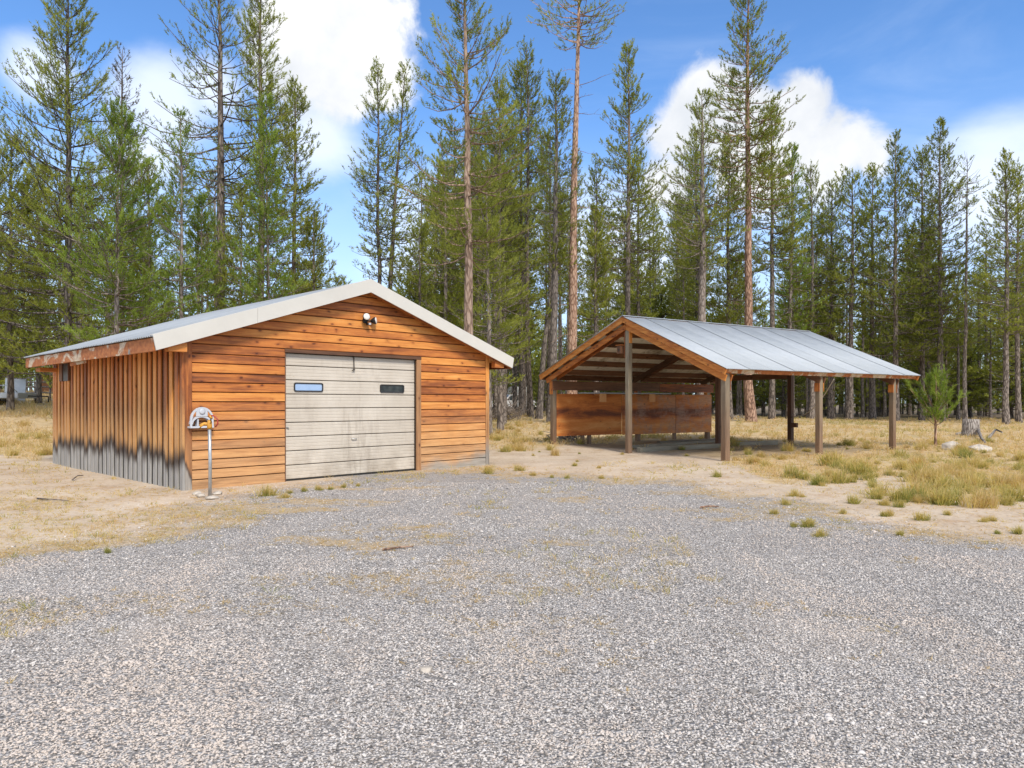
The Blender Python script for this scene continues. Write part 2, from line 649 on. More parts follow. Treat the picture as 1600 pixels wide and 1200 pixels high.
def mk_metal():
    m, g, b = new_mat('galvanised_sheet')
    v = g.coord()
    rnd = g.rand()
    n = g.noise(v, 2.2, 6, .65, .4)
    f = g.voronoi(v, 38, out='Color')
    fs = g._sep(f)[0]
    t = g.math('ADD', g.math('MULTIPLY', n, .7), g.math('ADD', g.math('MULTIPLY', fs, .14), g.math('MULTIPLY', rnd, .24)))
    col = g.ramp(t, [(.2, (.30, .33, .355)), (.8, (.425, .46, .495))])
    streak = g.rng(g.noise(g.mul(v, (7, 7, 1)), 1.0, 5, .6), .62, .80)
    col = g.mix(g.math('MULTIPLY', streak, .22), col, (.30, .28, .25))
    g.put(b.inputs['Base Color'], col)
    b.inputs['Metallic'].default_value = .15
    b.inputs['Specular IOR Level'].default_value = .35
    g.put(b.inputs['Roughness'], g.rng(n, .3, .7, .55, .70))
    return m


M['metal'] = mk_metal()


def mk_metal_under():
    m, g, b = new_mat('rusty_sheet_underside')
    v = g.coord()
    n = g.noise(v, 1.8, 7, .68, .5)
    n2 = g.noise(v, 7, 5, .6)
    t = g.math('ADD', g.math('MULTIPLY', n, .75), g.math('MULTIPLY', n2, .3))
    col = g.ramp(t, [(.34, (.14, .11, .085)), (.44, (.42, .375, .31)), (.54, (.72, .69, .62)), (.8, (.78, .76, .70))])
    g.put(b.inputs['Base Color'], col)
    b.inputs['Roughness'].default_value = .8
    return m


M['metal_under'] = mk_metal_under()
M['trim_metal'] = plain('painted_rake_metal', (.56, .545, .50), .42, 0, .06, 1.2, .04)
M['galv'] = plain('galvanised_pipe', (.42, .44, .45), .38, .6, .2, 14, .1)
M['black'] = plain('black_plastic', (.018, .018, .02), .45, 0, .2, 9, .05)
M['dark_steel'] = plain('dark_steel', (.05, .042, .038), .5, .5, .3, 20, .1)
M['white_plastic'] = plain('white_plastic', (.50, .525, .57), .45, 0, .06, 4, .03)
M['lens'] = plain('frosted_lens', (.74, .70, .64), .3, 0, .1, 10, .02)
M['yellow'] = plain('yellow_cast_paint', (.55, .27, .035), .5, 0, .25, 25, .2)
M['red'] = plain('red_handle_paint', (.33, .035, .025), .45, 0, .25, 25, .1)
M['rubber'] = plain('rubber', (.02, .02, .02), .8)
M['white_paint'] = plain('white_vehicle_paint', (.72, .73, .75), .3, 0, .05, 2, 0)
M['grey_paint'] = plain('grey_aluminium', (.48, .50, .51), .4, .3, .12, 3, .05)
M['cord'] = plain('white_cord', (.62, .58, .50), .8)


def mk_door():
    m, g, b = new_mat('garage_door_paint')
    v = g.coord()
    n = g.noise(g.mul(v, (1.2, 1.2, 1.0)), 1.0, 7, .66, .3)
    col = g.ramp(n, [(.3, (.47, .42, .35)), (.7, (.60, .55, .475))])
    # brown runs of dirt below the handle and the latch, and a dirty foot
    x, y, z = g._sep(v)[0:3]
    run = g.noise(g.mul(v, (8, 1, 1.1)), 1.0, 7, .68, .3)
    band = g.math('MULTIPLY', g.rng(g.math('ABSOLUTE', g.math('SUBTRACT', x, 3.62)), .75, .05), g.rng(z, 1.75, 1.0))
    dirt = g.math('MULTIPLY', g.rng(run, .44, .70), band)
    foot = g.math('MULTIPLY', g.rng(z, .85, .0), g.rng(g.noise(v, 3.0, 6, .65), .36, .68))
    allr = g.math('MULTIPLY', g.rng(g.noise(g.mul(v, (3.5, 1, 1.2)), 1.0, 7, .68), .50, .72), .40)
    col = g.mix(g.math('MULTIPLY', dirt, .5), col, (.17, .125, .085))
    col = g.mix(g.math('MULTIPLY', foot, .5), col, (.26, .215, .165))
    col = g.mix(allr, col, (.36, .31, .255))
    g.put(b.inputs['Base Color'], col)
    b.inputs['Roughness'].default_value = .5
    return m


M['door'] = mk_door()
m, g, b = new_mat('sky_reflection_glass')
g.put(b.inputs['Base Color'], g.ramp(g.noise(g.coord(), 2.0, 3), [(.3, (.22, .34, .55)), (.7, (.34, .47, .68))]))  # blue of the mirrored sky painted into the pane colour
b.inputs['Roughness'].default_value = .08
b.inputs['Specular IOR Level'].default_value = .8
M['glass_blue'] = m
m, g, b = new_mat('dark_window_glass')
g.put(b.inputs['Base Color'], g.ramp(g.noise(g.coord(), 6.0, 4), [(.4, (.012, .015, .014)), (.7, (.05, .055, .05))]))
b.inputs['Roughness'].default_value = .12
M['glass_dark'] = m


def mk_plywood():
    m, g, b = new_mat('stained_plywood')
    v = g.coord()
    off = g.math('MULTIPLY', g.rand(), 19.0)
    c = g.n('ShaderNodeCombineXYZ')
    for i in range(3):
        g.put(c.inputs[i], off)
    vo = g.add(v, c.outputs[0])
    n = g.noise(g.mul(vo, (.45, 1, 2.4)), 1.0, 6, .62, .7)
    fine = g.noise(g.mul(vo, (3, 3, 26)), 1.0, 5, .65, .5)
    z = g._sep(v)[2]
    zz = g.math('ADD', z, g.math('MULTIPLY', g.math('SUBTRACT', g.noise(g.mul(vo, (.8, 1, .8)), 1.0, 5, .6), .5), .5))
    band = g.math('MULTIPLY', g.rng(g.math('ABSOLUTE', g.math('SUBTRACT', zz, 1.12)), .30, .04), .28)
    f = g.math('SUBTRACT', g.math('ADD', n, g.math('MULTIPLY', g.math('SUBTRACT', fine, .5), .22)), band)
    col = g.ramp(f, [(.18, (.16, .045, .016)), (.34, (.44, .125, .024)), (.48, (.60, .200, .038)), (.64, (.70, .33, .10))])
    # the second and third sheets have gone grey pink where the stain washed off
    x = g._sep(v)[0]
    wash = g.math('MULTIPLY', g.rng(x, 3.0, 3.3), g.rng(g.noise(vo, 1.6, 7, .7), .40, .62))
    col = g.mix(g.math('MULTIPLY', wash, .65), col, g.ramp(fine, [(.3, (.24, .135, .095)), (.7, (.50, .335, .25))]))
    sp = g.rng(g.noise(vo, 5.5, 5, .7), .60, .68)
    col = g.mix(g.math('MULTIPLY', sp, .55), col, (.06, .03, .022))
    g.put(b.inputs['Base Color'], col)
    b.inputs['Roughness'].default_value = .7
    g.put(b.inputs['Normal'], g.bump(n, .2, .003))
    return m


M['ply'] = mk_plywood()


def mk_bark(name, lo, mid, hi, sx=7.0):
    m, g, b = new_mat(name)
    v = g.coord()
    v2 = g.mul(v, (sx, sx, sx * .28))
    n = g.noise(v2, 1.0, 7, .68, .8)
    vo = g.voronoi(g.mul(v, (sx * 1.2, sx * 1.2, sx * .35)), 1.0, feature='DISTANCE_TO_EDGE')
    f = g.math('ADD', g.math('MULTIPLY', n, .8), g.math('MULTIPLY', g.rng(vo, 0, .25), .28))
    f = g.math('ADD', f, g.math('MULTIPLY', g.math('SUBTRACT', g.rand(), .5), .16))
    col = g.ramp(f, [(.34, lo), (.56, mid), (.82, hi)])
    big = g.rng(g.noise(v, .55, 3), .5, .7)
    col = g.mix(g.math('MULTIPLY', big, .35), col, g.mix(1.0, col, (.55, .5, .5), 'MULTIPLY'))
    g.put(b.inputs['Base Color'], col)
    b.inputs['Roughness'].default_value = .95
    g.put(b.inputs['Normal'], g.bump(f, .9, .04))
    return m


M['bark_grey'] = mk_bark('grey_brown_bark', (.060, .048, .040), (.19, .155, .13), (.36, .31, .27))
M['bark_orange'] = mk_bark('orange_pine_bark', (.11, .062, .042), (.33, .20, .135), (.54, .385, .29))
M['bark_brown'] = mk_bark('brown_pine_bark', (.09, .058, .042), (.26, .175, .125), (.44, .33, .255))
M['bark_dark'] = mk_bark('dark_pine_bark', (.045, .038, .034), (.14, .118, .105), (.27, .235, .21))
M['dead_wood'] = mk_bark('bleached_dead_wood', (.12, .10, .085), (.30, .265, .235), (.50, .46, .42), 10)


def mk_foliage(name, dark, mid, lite):
    m, g, b = new_mat(name)
    nt = m.node_tree
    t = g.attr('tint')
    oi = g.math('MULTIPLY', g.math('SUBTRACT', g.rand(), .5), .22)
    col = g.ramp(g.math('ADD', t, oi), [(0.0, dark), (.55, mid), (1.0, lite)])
    g.put(b.inputs['Base Color'], col)
    b.inputs['Roughness'].default_value = .55
    b.inputs['Specular IOR Level'].default_value = .3
    tr = g.n('ShaderNodeBsdfTranslucent')
    g.put(tr.inputs[0], g.mix(1.0, col, (1.3, 1.25, .6), 'MULTIPLY'))
    mx = g.n('ShaderNodeMixShader')
    mx.inputs[0].default_value = .48
    nt.links.new(b.outputs[0], mx.inputs[1])
    nt.links.new(tr.outputs[0], mx.inputs[2])
    nt.links.new(mx.outputs[0], nt.nodes['Material Output'].inputs[0])
    return m


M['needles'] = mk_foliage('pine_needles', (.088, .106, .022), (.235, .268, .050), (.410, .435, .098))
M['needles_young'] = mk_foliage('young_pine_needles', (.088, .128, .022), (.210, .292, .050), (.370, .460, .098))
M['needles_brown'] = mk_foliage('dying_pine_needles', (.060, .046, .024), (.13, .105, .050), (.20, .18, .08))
M['grass'] = mk_foliage('dry_grass', (.60, .45, .27), (.60, .49, .21), (.25, .285, .08))
M['grass_pale'] = mk_foliage('straw_grass', (.60, .44, .28), (.62, .50, .29), (.40, .36, .16))


def mk_ground():
    m, g, b = new_mat('ground_soil')
    v = g.coord()
    gr = g.attr('gravel')
    fl = g.attr('field')
    # dusty soil
    n = g.noise(v, .8, 7, .62, .3)
    nf = g.noise(v, 14, 6, .65)
    soil = g.ramp(g.math('ADD', g.math('MULTIPLY', n, .5), g.math('MULTIPLY', nf, .5)),
                  [(.30, (.27, .195, .130)), (.47, (.47, .375, .275)), (.66, (.60, .505, .395))])
    lit = g.rng(g.noise(v, 1.4, 7, .7, .6), .52, .68)
    soil = g.mix(g.math('MULTIPLY', lit, .65), soil, g.ramp(nf, [(.3, (.24, .14, .075)), (.7, (.50, .33, .18))]))
    spk = g.rng(g.voronoi(g.add(v, g.mul(g.noise(v, 5, 2, col=True), (.2, .2, 0))), 7.0), .16, .05)
    soil = g.mix(g.math('MULTIPLY', spk, .55), soil, (.14, .095, .06))
    # thatch of the dry meadow
    th = g.noise(g.mul(v, (1, 1, 1)), 2.6, 8, .7, .5)
    straw = g.ramp(th, [(.30, (.25, .17, .085)), (.48, (.47, .345, .19)), (.70, (.60, .47, .285))])
    green = g.rng(g.noise(v, .55, 5, .6, .4), .52, .68)
    straw = g.mix(g.math('MULTIPLY', green, .5), straw, (.26, .24, .085))
    col = g.mix(g.rng(g.math('ADD', fl, g.math('MULTIPLY', g.math('SUBTRACT', n, .5), 1.1)), .38, .62), soil, straw)
    # crushed stone, cell by cell
    cells = g.voronoi(v, 62, out='Color')
    cs = g._sep(cells)
    tone = g.math('ADD', g.math('MULTIPLY', cs[0], .75), g.math('MULTIPLY', g.noise(v, 1.1, 5, .6), .35))
    stone = g.ramp(tone, [(.12, (.17, .160, .152)), (.42, (.40, .376, .356)), (.68, (.54, .508, .482)), (1, (.68, .645, .61))])
    warm = g.rng(cs[1], .80, .9)
    stone = g.mix(g.math('MULTIPLY', warm, .5), stone, (.46, .37, .30))
    vd = g.voronoi(v, 62)
    gap = g.rng(vd, .70, .34, .42, 1)
    stone = g.mix(1.0, stone, gap, 'MULTIPLY')
    dust = g.rng(g.noise(v, .7, 7, .66, .6), .50, .72)
    stone = g.mix(g.math('MULTIPLY', dust, .4), stone, (.44, .385, .335))
    stone = g.mix(g.math('MULTIPLY', g.rng(g.math('ADD', g.attr('litter'), g.math('SUBTRACT', nf, .5)), .35, .75), .75), stone, g.ramp(nf, [(.3, (.36, .27, .17)), (.7, (.58, .45, .28))]))
    col = g.mix(g.attr('duff_dark'), col, g.ramp(th, [(.3, (.075, .052, .035)), (.5, (.17, .125, .08)), (.72, (.30, .235, .14))]))
    edge = g.math('ADD', gr, g.math('MULTIPLY', g.math('SUBTRACT', g.noise(v, 2.6, 8, .70, .4), .5), .9))
    edge = g.math('ADD', edge, g.math('MULTIPLY', g.math('SUBTRACT', cs[2], .5), .45))
    k = g.rng(edge, .36, .66)
    col = g.mix(k, col, stone)
    g.put(b.inputs['Base Color'], col)
    b.inputs['Roughness'].default_value = .95
    h = g.mix(k, g.math('ADD', g.math('MULTIPLY', nf, .7), th), g.math('SUBTRACT', 1.0, vd))
    g.put(b.inputs['Normal'], g.bump(h, .8, .022))
    return m


M['ground'] = mk_ground()


def mk_stone():
    m, g, b = new_mat('crushed_stone')
    r = g.n('ShaderNodeNewGeometry').outputs['Random Per Island']
    v = g.coord()
    n = g.noise(v, 60, 3)
    big = g.noise(v, .8, 5, .6, .4)
    t = g.math('ADD', g.math('ADD', g.math('MULTIPLY', r, .72), g.math('MULTIPLY', n, .18)), g.math('MULTIPLY', g.math('SUBTRACT', big, .5), .5))
    col = g.ramp(t, [(.04, (.12, .113, .107)), (.28, (.385, .362, .343)), (.58, (.55, .518, .492)), (.95, (.65, .618, .588))])
    r2 = g.math('FRACT', g.math('MULTIPLY', r, 53.7))
    col = g.mix(g.math('MULTIPLY', g.rng(r2, .86, .97), .6), col, (.52, .42, .35))
    # dust of the driven lanes and pinkish fines
    lane = g.noise(g.mul(v, (1.0, .32, 1)), .9, 6, .62, .7)
    col = g.mix(g.math('MULTIPLY', g.rng(lane, .47, .60), .75), col, (.575, .495, .43))
    dk = g.rng(g.noise(g.mul(v, (1.2, 1.0, 1)), 1.7, 6, .66, .5), .54, .70)
    col = g.mix(g.math('MULTIPLY', dk, .6), col, g.mix(1.0, col, (.52, .50, .49), 'MULTIPLY'))
    g.put(b.inputs['Base Color'], col)
    b.inputs['Roughness'].default_value = .85
    return m


M['stone'] = mk_stone()
M['rock'] = plain('pale_rock', (.40, .36, .31), .9, 0, .40, 9, .8)

GX, GY, GYAW, GW, GD = -5.598, 12.261, 0.809, 7.273, 7.80
CX, CY, CYAW, W1, W2, CL = 5.489, 18.475, 0.56, 3.716, 3.913, 7.601


def in_building(x, y):
    a, b = (x - GX) * cos(GYAW) + (y - GY) * sin(GYAW), -(x - GX) * sin(GYAW) + (y - GY) * cos(GYAW)
    c, d = (x - CX) * cos(CYAW) + (y - CY) * sin(CYAW), -(x - CX) * sin(CYAW) + (y - CY) * cos(CYAW)
    return ((a > -.1) & (a < GW + .1) & (b > -.1) & (b < GD + .1)), ((c > .2) & (c < CL + .3) & (d > .25) & (d < W1 + W2))


# ---------------------------------------------------------------- ground sheet
def ax(*segs):
    out = []
    for a, b_, n in segs:
        out.append(np.linspace(a, b_, n, endpoint=False))
    return np.concatenate(out)


def build_ground():
    X = np.concatenate([ax((-900, -120, 14), (-120, -40, 24), (-40, -18, 36), (-18, 20, 150), (20, 45, 40), (45, 130, 24), (130, 900, 14)), [900]])
    Y = np.concatenate([ax((-300, -30, 8), (-30, 0, 20), (0, 26, 120), (26, 60, 70), (60, 120, 30), (120, 1200, 20)), [1200]])
    gx, gy = np.meshgrid(X, Y)
    gz = T(gx, gy)
    V = np.stack([gx, gy, gz], -1).reshape(-1, 3)
    nx, ny = len(X), len(Y)
    i = np.arange(nx * ny).reshape(ny, nx)
    Fc = np.stack([i[:-1, :-1], i[:-1, 1:], i[1:, 1:], i[1:, :-1]], -1).reshape(-1, 4)
    gm = gravel_mask(gx, gy).ravel()
    fld = field_mask(gx, gy).ravel()
    lit = litter_mask(gx, gy).ravel()
    duff_dark = np.clip(ss(50, 64, gy) + (vnoise(gx, gy, .12, 5) - .5) * .8 * (gy > 44), 0, 1).ravel()
    duff_dark = np.maximum(duff_dark, .6 * in_building(gx, gy)[1].ravel() * np.clip(vnoise(gx, gy, .7, 9).ravel() * 1.6, 0, 1))  # bare floor toned darker inside the carport footprint
    me = fast_mesh('ground', V, Fc, {'gravel': gm, 'field': fld, 'litter': lit, 'duff_dark': duff_dark}, True)
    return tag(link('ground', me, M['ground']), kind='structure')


FB_U = np.array([-900, 0, 60, 80, 760, 800, 860, 900, 1130, 1200, 1300, 1450, 1600, 2600])
FB_V = np.array([700, 712, 720, 705, 700, 704, 702, 694, 714, 752, 752, 736, 744, 770])


def field_mask(x, y):
    ys = np.maximum(y, .5)
    u = x / ys * F + 800
    yb = EYE * F / (np.interp(u, FB_U, FB_V) - HZ)
    return np.where(y < 1, 0.0, np.clip(.5 + (y - yb) / np.maximum(.3 * yb, .8), 0, 1))


build_ground()


def build_gravel():
    """crushed stone lying on the yard, one mesh; finer and denser towards the viewer"""
    P = []
    for (y0, y1, dens) in ((2.4, 3.6, 3900), (3.6, 5, 2900), (5, 7, 1750), (7, 9.5, 760), (9.5, 13.5, 420)):
        w = .80 * y1 + .5
        n = int(dens * (y1 - y0) * 2 * w)
        x = R.uniform(-w, w, n)
        y = R.uniform(y0, y1, n)
        k = gravel_mask(x, y)
        keep = (np.abs(x) < .78 * y + .6) & (R.random(n) < np.clip(k * 1.1 + .02, 0.0, 1) * (1 - .8 * litter_mask(x, y)))
        x, y = x[keep], y[keep]
        s = R.lognormal(0, .27, len(x)) * np.interp(y, [2, 5, 9, 13], [.0060, .0064, .0076, .0090])
        P.append(np.stack([x, y, s], 1))
    P = np.concatenate(P)
    n = len(P)
    base = np.array([[1, 0, 0], [-.5, .87, 0], [-.5, -.87, 0], [.5, .45, .75], [-.75, .05, .7], [.2, -.6, .75]])
    V = base[None] * (1 + R.uniform(-.45, .45, (n, 6, 3))) + R.uniform(-.18, .18, (n, 6, 3))
    V *= np.stack([R.uniform(.8, 1.5, n), R.uniform(.6, 1.0, n), R.uniform(.55, 1.0, n)], 1)[:, None]
    a = R.uniform(0, 2 * pi, n)
    tl = R.uniform(-.5, .5, n)
    c, s = np.cos(tl)[:, None], np.sin(tl)[:, None]
    V = np.stack([V[..., 0] * c - V[..., 2] * s, V[..., 1], V[..., 0] * s + V[..., 2] * c], -1)
    c, s = np.cos(a)[:, None], np.sin(a)[:, None]
    V = np.stack([V[..., 0] * c - V[..., 1] * s, V[..., 0] * s + V[..., 1] * c, V[..., 2]], -1)
    V = V * P[:, 2][:, None, None]
    V[..., 0] += P[:, 0][:, None]
    V[..., 1] += P[:, 1][:, None]
    V[..., 2] += (T(P[:, 0], P[:, 1]) + P[:, 2] * .15)[:, None]
    tri = np.array([[3, 4, 5], [0, 3, 5], [0, 5, 2], [2, 5, 4], [2, 4, 1], [1, 4, 3], [1, 3, 0]])
    Fc = (tri[None] + (np.arange(n) * 6)[:, None, None]).reshape(-1, 3)
    me = fast_mesh('gravel', V.reshape(-1, 3), Fc)
    return tag(link('gravel', me, M['stone']), kind='stuff', label='grey crushed gravel covering the yard in front of the garage', cat='gravel')


build_gravel()

# ================================================================ GARAGE
GX, GY, GYAW = -5.598, 12.261, 0.809
GW, GD = 7.273, 7.80
G_OF, G_OS, G_ZE, G_ZR, G_FH, G_OB = .274, .566, 2.582, 3.992, .270, .10
G_SL = (G_ZR - G_ZE) / (GW / 2 + G_OS)
DX0, DX1, DZ = 1.87, 5.03, 2.46
garage = thing('garage', 'orange-brown wooden garage with metal roof and pale roll-up door', 'garage', (GX, GY, 0), GYAW)


def zroof(x):
    return G_ZE + G_SL * min(x + G_OS, GW + G_OS - x)


def on_front(u, v, yl=0.0):
    """local x,z on the garage's front plane for a photo point"""
    o = Vector((GX, GY, 0)) + Vector((-sin(GYAW), cos(GYAW), 0)) * yl
    nrm = Vector((-sin(GYAW), cos(GYAW), 0))
    d = Vector(((u - 800) / F, 1, (HZ - v) / F))
    e = Vector((0, 0, EYE))
    t = (o - e).dot(nrm) / d.dot(nrm)
    p = e + d * t - o
    return p.dot(Vector((cos(GYAW), sin(GYAW), 0))), p.z + o.z


def on_side(u, v):
    o = Vector((GX, GY, 0))
    nrm = Vector((cos(GYAW), sin(GYAW), 0))
    d = Vector(((u - 800) / F, 1, (HZ - v) / F))
    e = Vector((0, 0, EYE))
    t = (o - e).dot(nrm) / d.dot(nrm)
    p = e + d * t - o
    return p.dot(Vector((-sin(GYAW), cos(GYAW), 0))), p.z


def build_garage():
    uz = lambda x: zroof(x) - .10           # underside of the roof deck
    # front wall backing with the door opening
    fw = MB()
    fw.prism([(0.02, -.02), (DX0, -.02), (DX0, DZ), (0.02, DZ)], .002, .11)
    fw.prism([(DX1, -.02), (GW - .02, -.02), (GW - .02, DZ), (DX1, DZ)], .002, .11)
    fw.prism([(0.02, DZ), (GW - .02, DZ), (GW - .02, uz(GW)), (GW / 2, uz(GW / 2)), (0.02, uz(0))], .002, .11)
    front = fw.build('front_wall', M['backing'], garage)

    def siding(x0, x1, z0, z1, clip=False):
        d = R.uniform(-.003, .003)
        c = .013
        if clip:
            def xl(z): return max(x0, (z - (G_ZE - .11)) / G_SL - G_OS)
            a0, a1 = xl(z0), xl(z1)
            b0, b1 = GW - max(GW - x1, a0), GW - max(GW - x1, a1)
            if a1 > GW / 2:
                a1, b1 = GW / 2, GW / 2
            if a0 >= GW / 2 - .05:
                return
        else:
            a0 = a1 = x0
            b0 = b1 = x1
        y = -.024 + d
        V = [(a0, .001, z0), (b0, .001, z0), (b1, .001, z1), (a1, .001, z1),
             (a0, y, z0 + c * .6), (b0, y, z0 + c * .6), (b1, y + .006, z1 - c), (a1, y + .006, z1 - c)]
        Fc = [(0, 1, 5, 4), (4, 5, 6, 7), (7, 6, 2, 3), (0, 4, 7, 3), (1, 2, 6, 5)]
        MB().raw(V, Fc).build('siding_board', M['siding'], front)

    n = 15
    p = (DZ + .062) / n
    for k in range(n):
        z0, z1 = k * p + .006 - (.02 if k == 0 else 0), (k + 1) * p - .005
        siding(.125, DX0 - .012, z0, z1)
        siding(DX1 + .13, GW - .115, z0 - (.006 if k == 0 else 0), z1)
    zz = DZ + .066
    while zz < G_ZR - .1:
        siding(.002 if zz > 2.5 else .125, GW - (.002 if zz > 2.5 else .115), zz, zz + p - .011, True)
        zz += p
    # trims
    MB().box((.0, -.034, -.03), (.12, .0, uz(0) - .02), .004).build('corner_trim', M['corner'], front)
    MB().box((GW - .11, -.034, -.03), (GW + .0, .0, uz(0) - .02), .004).build('corner_trim', M['corner2'], front)
    MB().box((DX0 - .012, -.036, DZ - .01), (DX1 + .13, .004, DZ + .06), .004).build('door_header', M['header'], front)
    MB().box((DX1, -.032, -.02), (DX1 + .125, .10, DZ - .012), .004).build('door_post', M['jamb'], front)
    MB().box((DX0 - .01, -.02, -.02), (DX0 + .012, .10, DZ - .012), .002).build('door_post', M['brown_z'], front)

    # side walls
    sw = MB()
    sw.box((.010, .115, -.02), (.11, GD, uz(0) - .03))
    side = sw.build('side_wall', M['backing'], garage)
    pitch = GD / 31.0
    for k in range(31):
        y0 = k * pitch
        r = R.uniform
        b = MB()
        b.box((-.006 + r(-.002, .002), y0 + .004, -.03 + r(-.02, .01)), (.008, y0 + pitch - .004, uz(0) - .03), .002)
        b.build('wall_board', M['under_v'], side)
        w = .138 + r(-.018, .018)
        yc = y0 + pitch * .98 + r(-.014, .014)
        if k == 30:
            yc = GD - w / 2 - .003
        b = MB()
        b.box((-.036 + r(-.005, .003), yc - w / 2, -.04 + r(-.03, .015)), (-.0095, yc + w / 2, uz(0) - .034), .003)
        b.build('batten', M['board_v'], side)
    MB().box((-.040, -.034, -.05), (-.001, .085, uz(0) - .034), .004).build('batten', M['board_v'], side)
    rw = MB()
    rw.box((GW - .11, .115, -.02), (GW, GD, uz(0) - .03))
    rw.build('side_wall', M['brown_z'], garage)
    bw = MB()
    bw.prism([(0.112, -.02), (GW - .112, -.02), (GW - .112, uz(0) - .03), (GW / 2, uz(GW / 2) - .03), (.112, uz(0) - .03)], GD - .1, GD - .002)
    bw.build('back_wall', M['brown_x'], garage)
    # vent hole high on the far end of the side wall
    (yv0, zv1), (yv1, zv0) = on_side(112, 566), on_side(98, 596)
    v = MB()
    v.box((-.075, yv0, zv0), (-.043, yv0 + .03, zv1))
    v.box((-.075, yv1 - .22, zv0), (-.043, yv1, zv1))
    v.box((-.075, yv0 + .03, zv1 - .03), (-.043, yv1 - .22, zv1))
    vent = v.build('wall_vent', M['brown_z'], side)
    MB().box((-.058, yv0 + .03, zv0), (-.043, yv1 - .22, zv1 - .03)).build('vent_opening', M['black'], side)

    # roof: deck, sheets, ridge cap
    y0, y1 = -G_OF + .02, GD + G_OB
    th = .07
    rf = MB()
    for s in (0, 1):
        f = (lambda x: x) if s == 0 else (lambda x: GW - x)
        pts = [(f(-G_OS), G_ZE - .02), (f(GW / 2), G_ZR - .02), (f(GW / 2), G_ZR - .02 - th), (f(-G_OS), G_ZE - .02 - th)]
        rf.prism(pts if s else pts[::-1], y0, y1)
    roof = rf.build('roof', M['trim_y'], garage)
    ns = 9
    wsh = (y1 - y0) / ns
    me = None
    for s in (0, 1):
        me = corrugated('roof_sheet', wsh + .03, sqrt((GW / 2 + G_OS) ** 2 + (G_ZR - G_ZE) ** 2) + .05, .10, .013)
        for k in range(ns):
            o = link('roof_sheet', me, M['metal'], roof)
            ang = math.atan(G_SL)
            # sheet local: x along ridge, y up the slope
            xe = -G_OS - .04 if s == 0 else GW + G_OS + .04
            sgn = 1 if s == 0 else -1
            ey = Vector((sgn * cos(ang), 0, sin(ang)))
            ex = Vector((0, 1, 0)) * (-sgn)
            ez = ex.cross(ey)
            yy = y0 + (k + (1 if s == 0 else 0)) * wsh
            if s == 1:
                yy = y0 + k * wsh
            org = Vector((xe, yy, G_ZE + .002 - .04 * G_SL)) + ez * (.013 + .003 * (k % 2)) - ey * R.uniform(0, .02)
            o.matrix_local = Matrix(((ex.x, ey.x, ez.x, org.x), (ex.y, ey.y, ez.y, org.y), (ex.z, ey.z, ez.z, org.z), (0, 0, 0, 1)))
    # ridge cap
    rc = MB()
    q = .17
    zc = G_ZR + .028
    rc.prism([(GW / 2 - q, zc - q * G_SL), (GW / 2, zc), (GW / 2 + q, zc - q * G_SL), (GW / 2 + q, zc - .008 - q * G_SL), (GW / 2, zc - .008), (GW / 2 - q, zc - .008 - q * G_SL)][::-1], y0 - .02, y1)
    rc.build('ridge_cap', M['trim_metal'], roof)
    # painted metal rake trim, two lengths on either slope
    for s in (0, 1):
        f = (lambda x: x) if s == 0 else (lambda x: GW - x)
        xs = [-G_OS - .045, (1.18 if s == 0 else 1.55), GW / 2]
        for i in range(2):
            xa, xb = xs[i] + (.003 if i else 0), xs[i + 1]
            zf = lambda x: G_ZE + G_SL * (x + G_OS) + .035
            sk = .055 if i == 0 else 0        # raked end at the eave
            pts = [(f(xa), zf(xa)), (f(xb), zf(xb)), (f(xb), zf(xb) - G_FH), (f(xa + sk), zf(xa + sk) - G_FH)]
            dy = .004 * i
            t = MB()
            t.prism(pts if s == 0 else pts[::-1], -G_OF - .012 - dy, -G_OF + .016 - dy)
            # flange over the edge of the sheets
            pts = [(f(xa), zf(xa) + .004), (f(xb), zf(xb) + .004), (f(xb), zf(xb) - .004), (f(xa), zf(xa) - .004)]
            t.prism(pts if s == 0 else pts[::-1], -G_OF + .0165 - dy, -G_OF + .12 - dy)
            t.build('rake_trim', M['trim_metal'], roof)
        # timber barge rafter behind the trim and a second against the wall
        zf = lambda x: G_ZE + G_SL * (x + G_OS) - .092
        for (ya, yb, hh, xe) in ((-G_OF + .022, -G_OF + .06, .15, -G_OS + .01), (-.075, -.036, .10, -G_OS + .12)):
            pts = [(f(xe), zf(xe)), (f(GW / 2), zf(GW / 2)), (f(GW / 2), zf(GW / 2) - hh), (f(xe), zf(xe) - hh)]
            MB().prism(pts if s == 0 else pts[::-1], ya, yb).build('barge_rafter', M['trim_x'], roof)
        # rear barge rafter
        pts = [(f(-G_OS + .01), zf(-G_OS + .01)), (f(GW / 2), zf(GW / 2)), (f(GW / 2), zf(GW / 2) - .18), (f(-G_OS + .01), zf(-G_OS + .01) - .18)]
        MB().prism(pts if s == 0 else pts[::-1], GD + G_OB - .06, GD + G_OB - .01).build('barge_rafter', M['trim_x'], roof)
        # beam end at the foot of the gable
        xa, xb = f(-.34), f(-.03)
        MB().box((min(xa, xb), -.21, zroof(0) - .42), (max(xa, xb), -.078, zroof(0) - .27), .004).build('beam_end', M['trim_x'], roof)
        # eave fascia
        xx = -G_OS
        a, bx = f(xx - .012), f(xx + .03)
        MB().box((min(a, bx), y0 + .05, G_ZE - .245), (max(a, bx), y1 - .002, G_ZE - .022), .004).build('eave_fascia', M['peel'] if s == 0 else M['trim_y'], roof)
        # rafter tails below the eave
        for k, yy in enumerate(np.linspace(.9, GD - .25, 9)):
            pts = [(f(-G_OS + .04), G_ZE - .10), (f(.0), zroof(0) - .10), (f(.0), zroof(0) - .24), (f(-G_OS + .10), G_ZE - .235)]
            MB().prism(pts if s == 0 else pts[::-1], yy - .02, yy + .02).build('rafter_tail', M['trim_x'], roof)
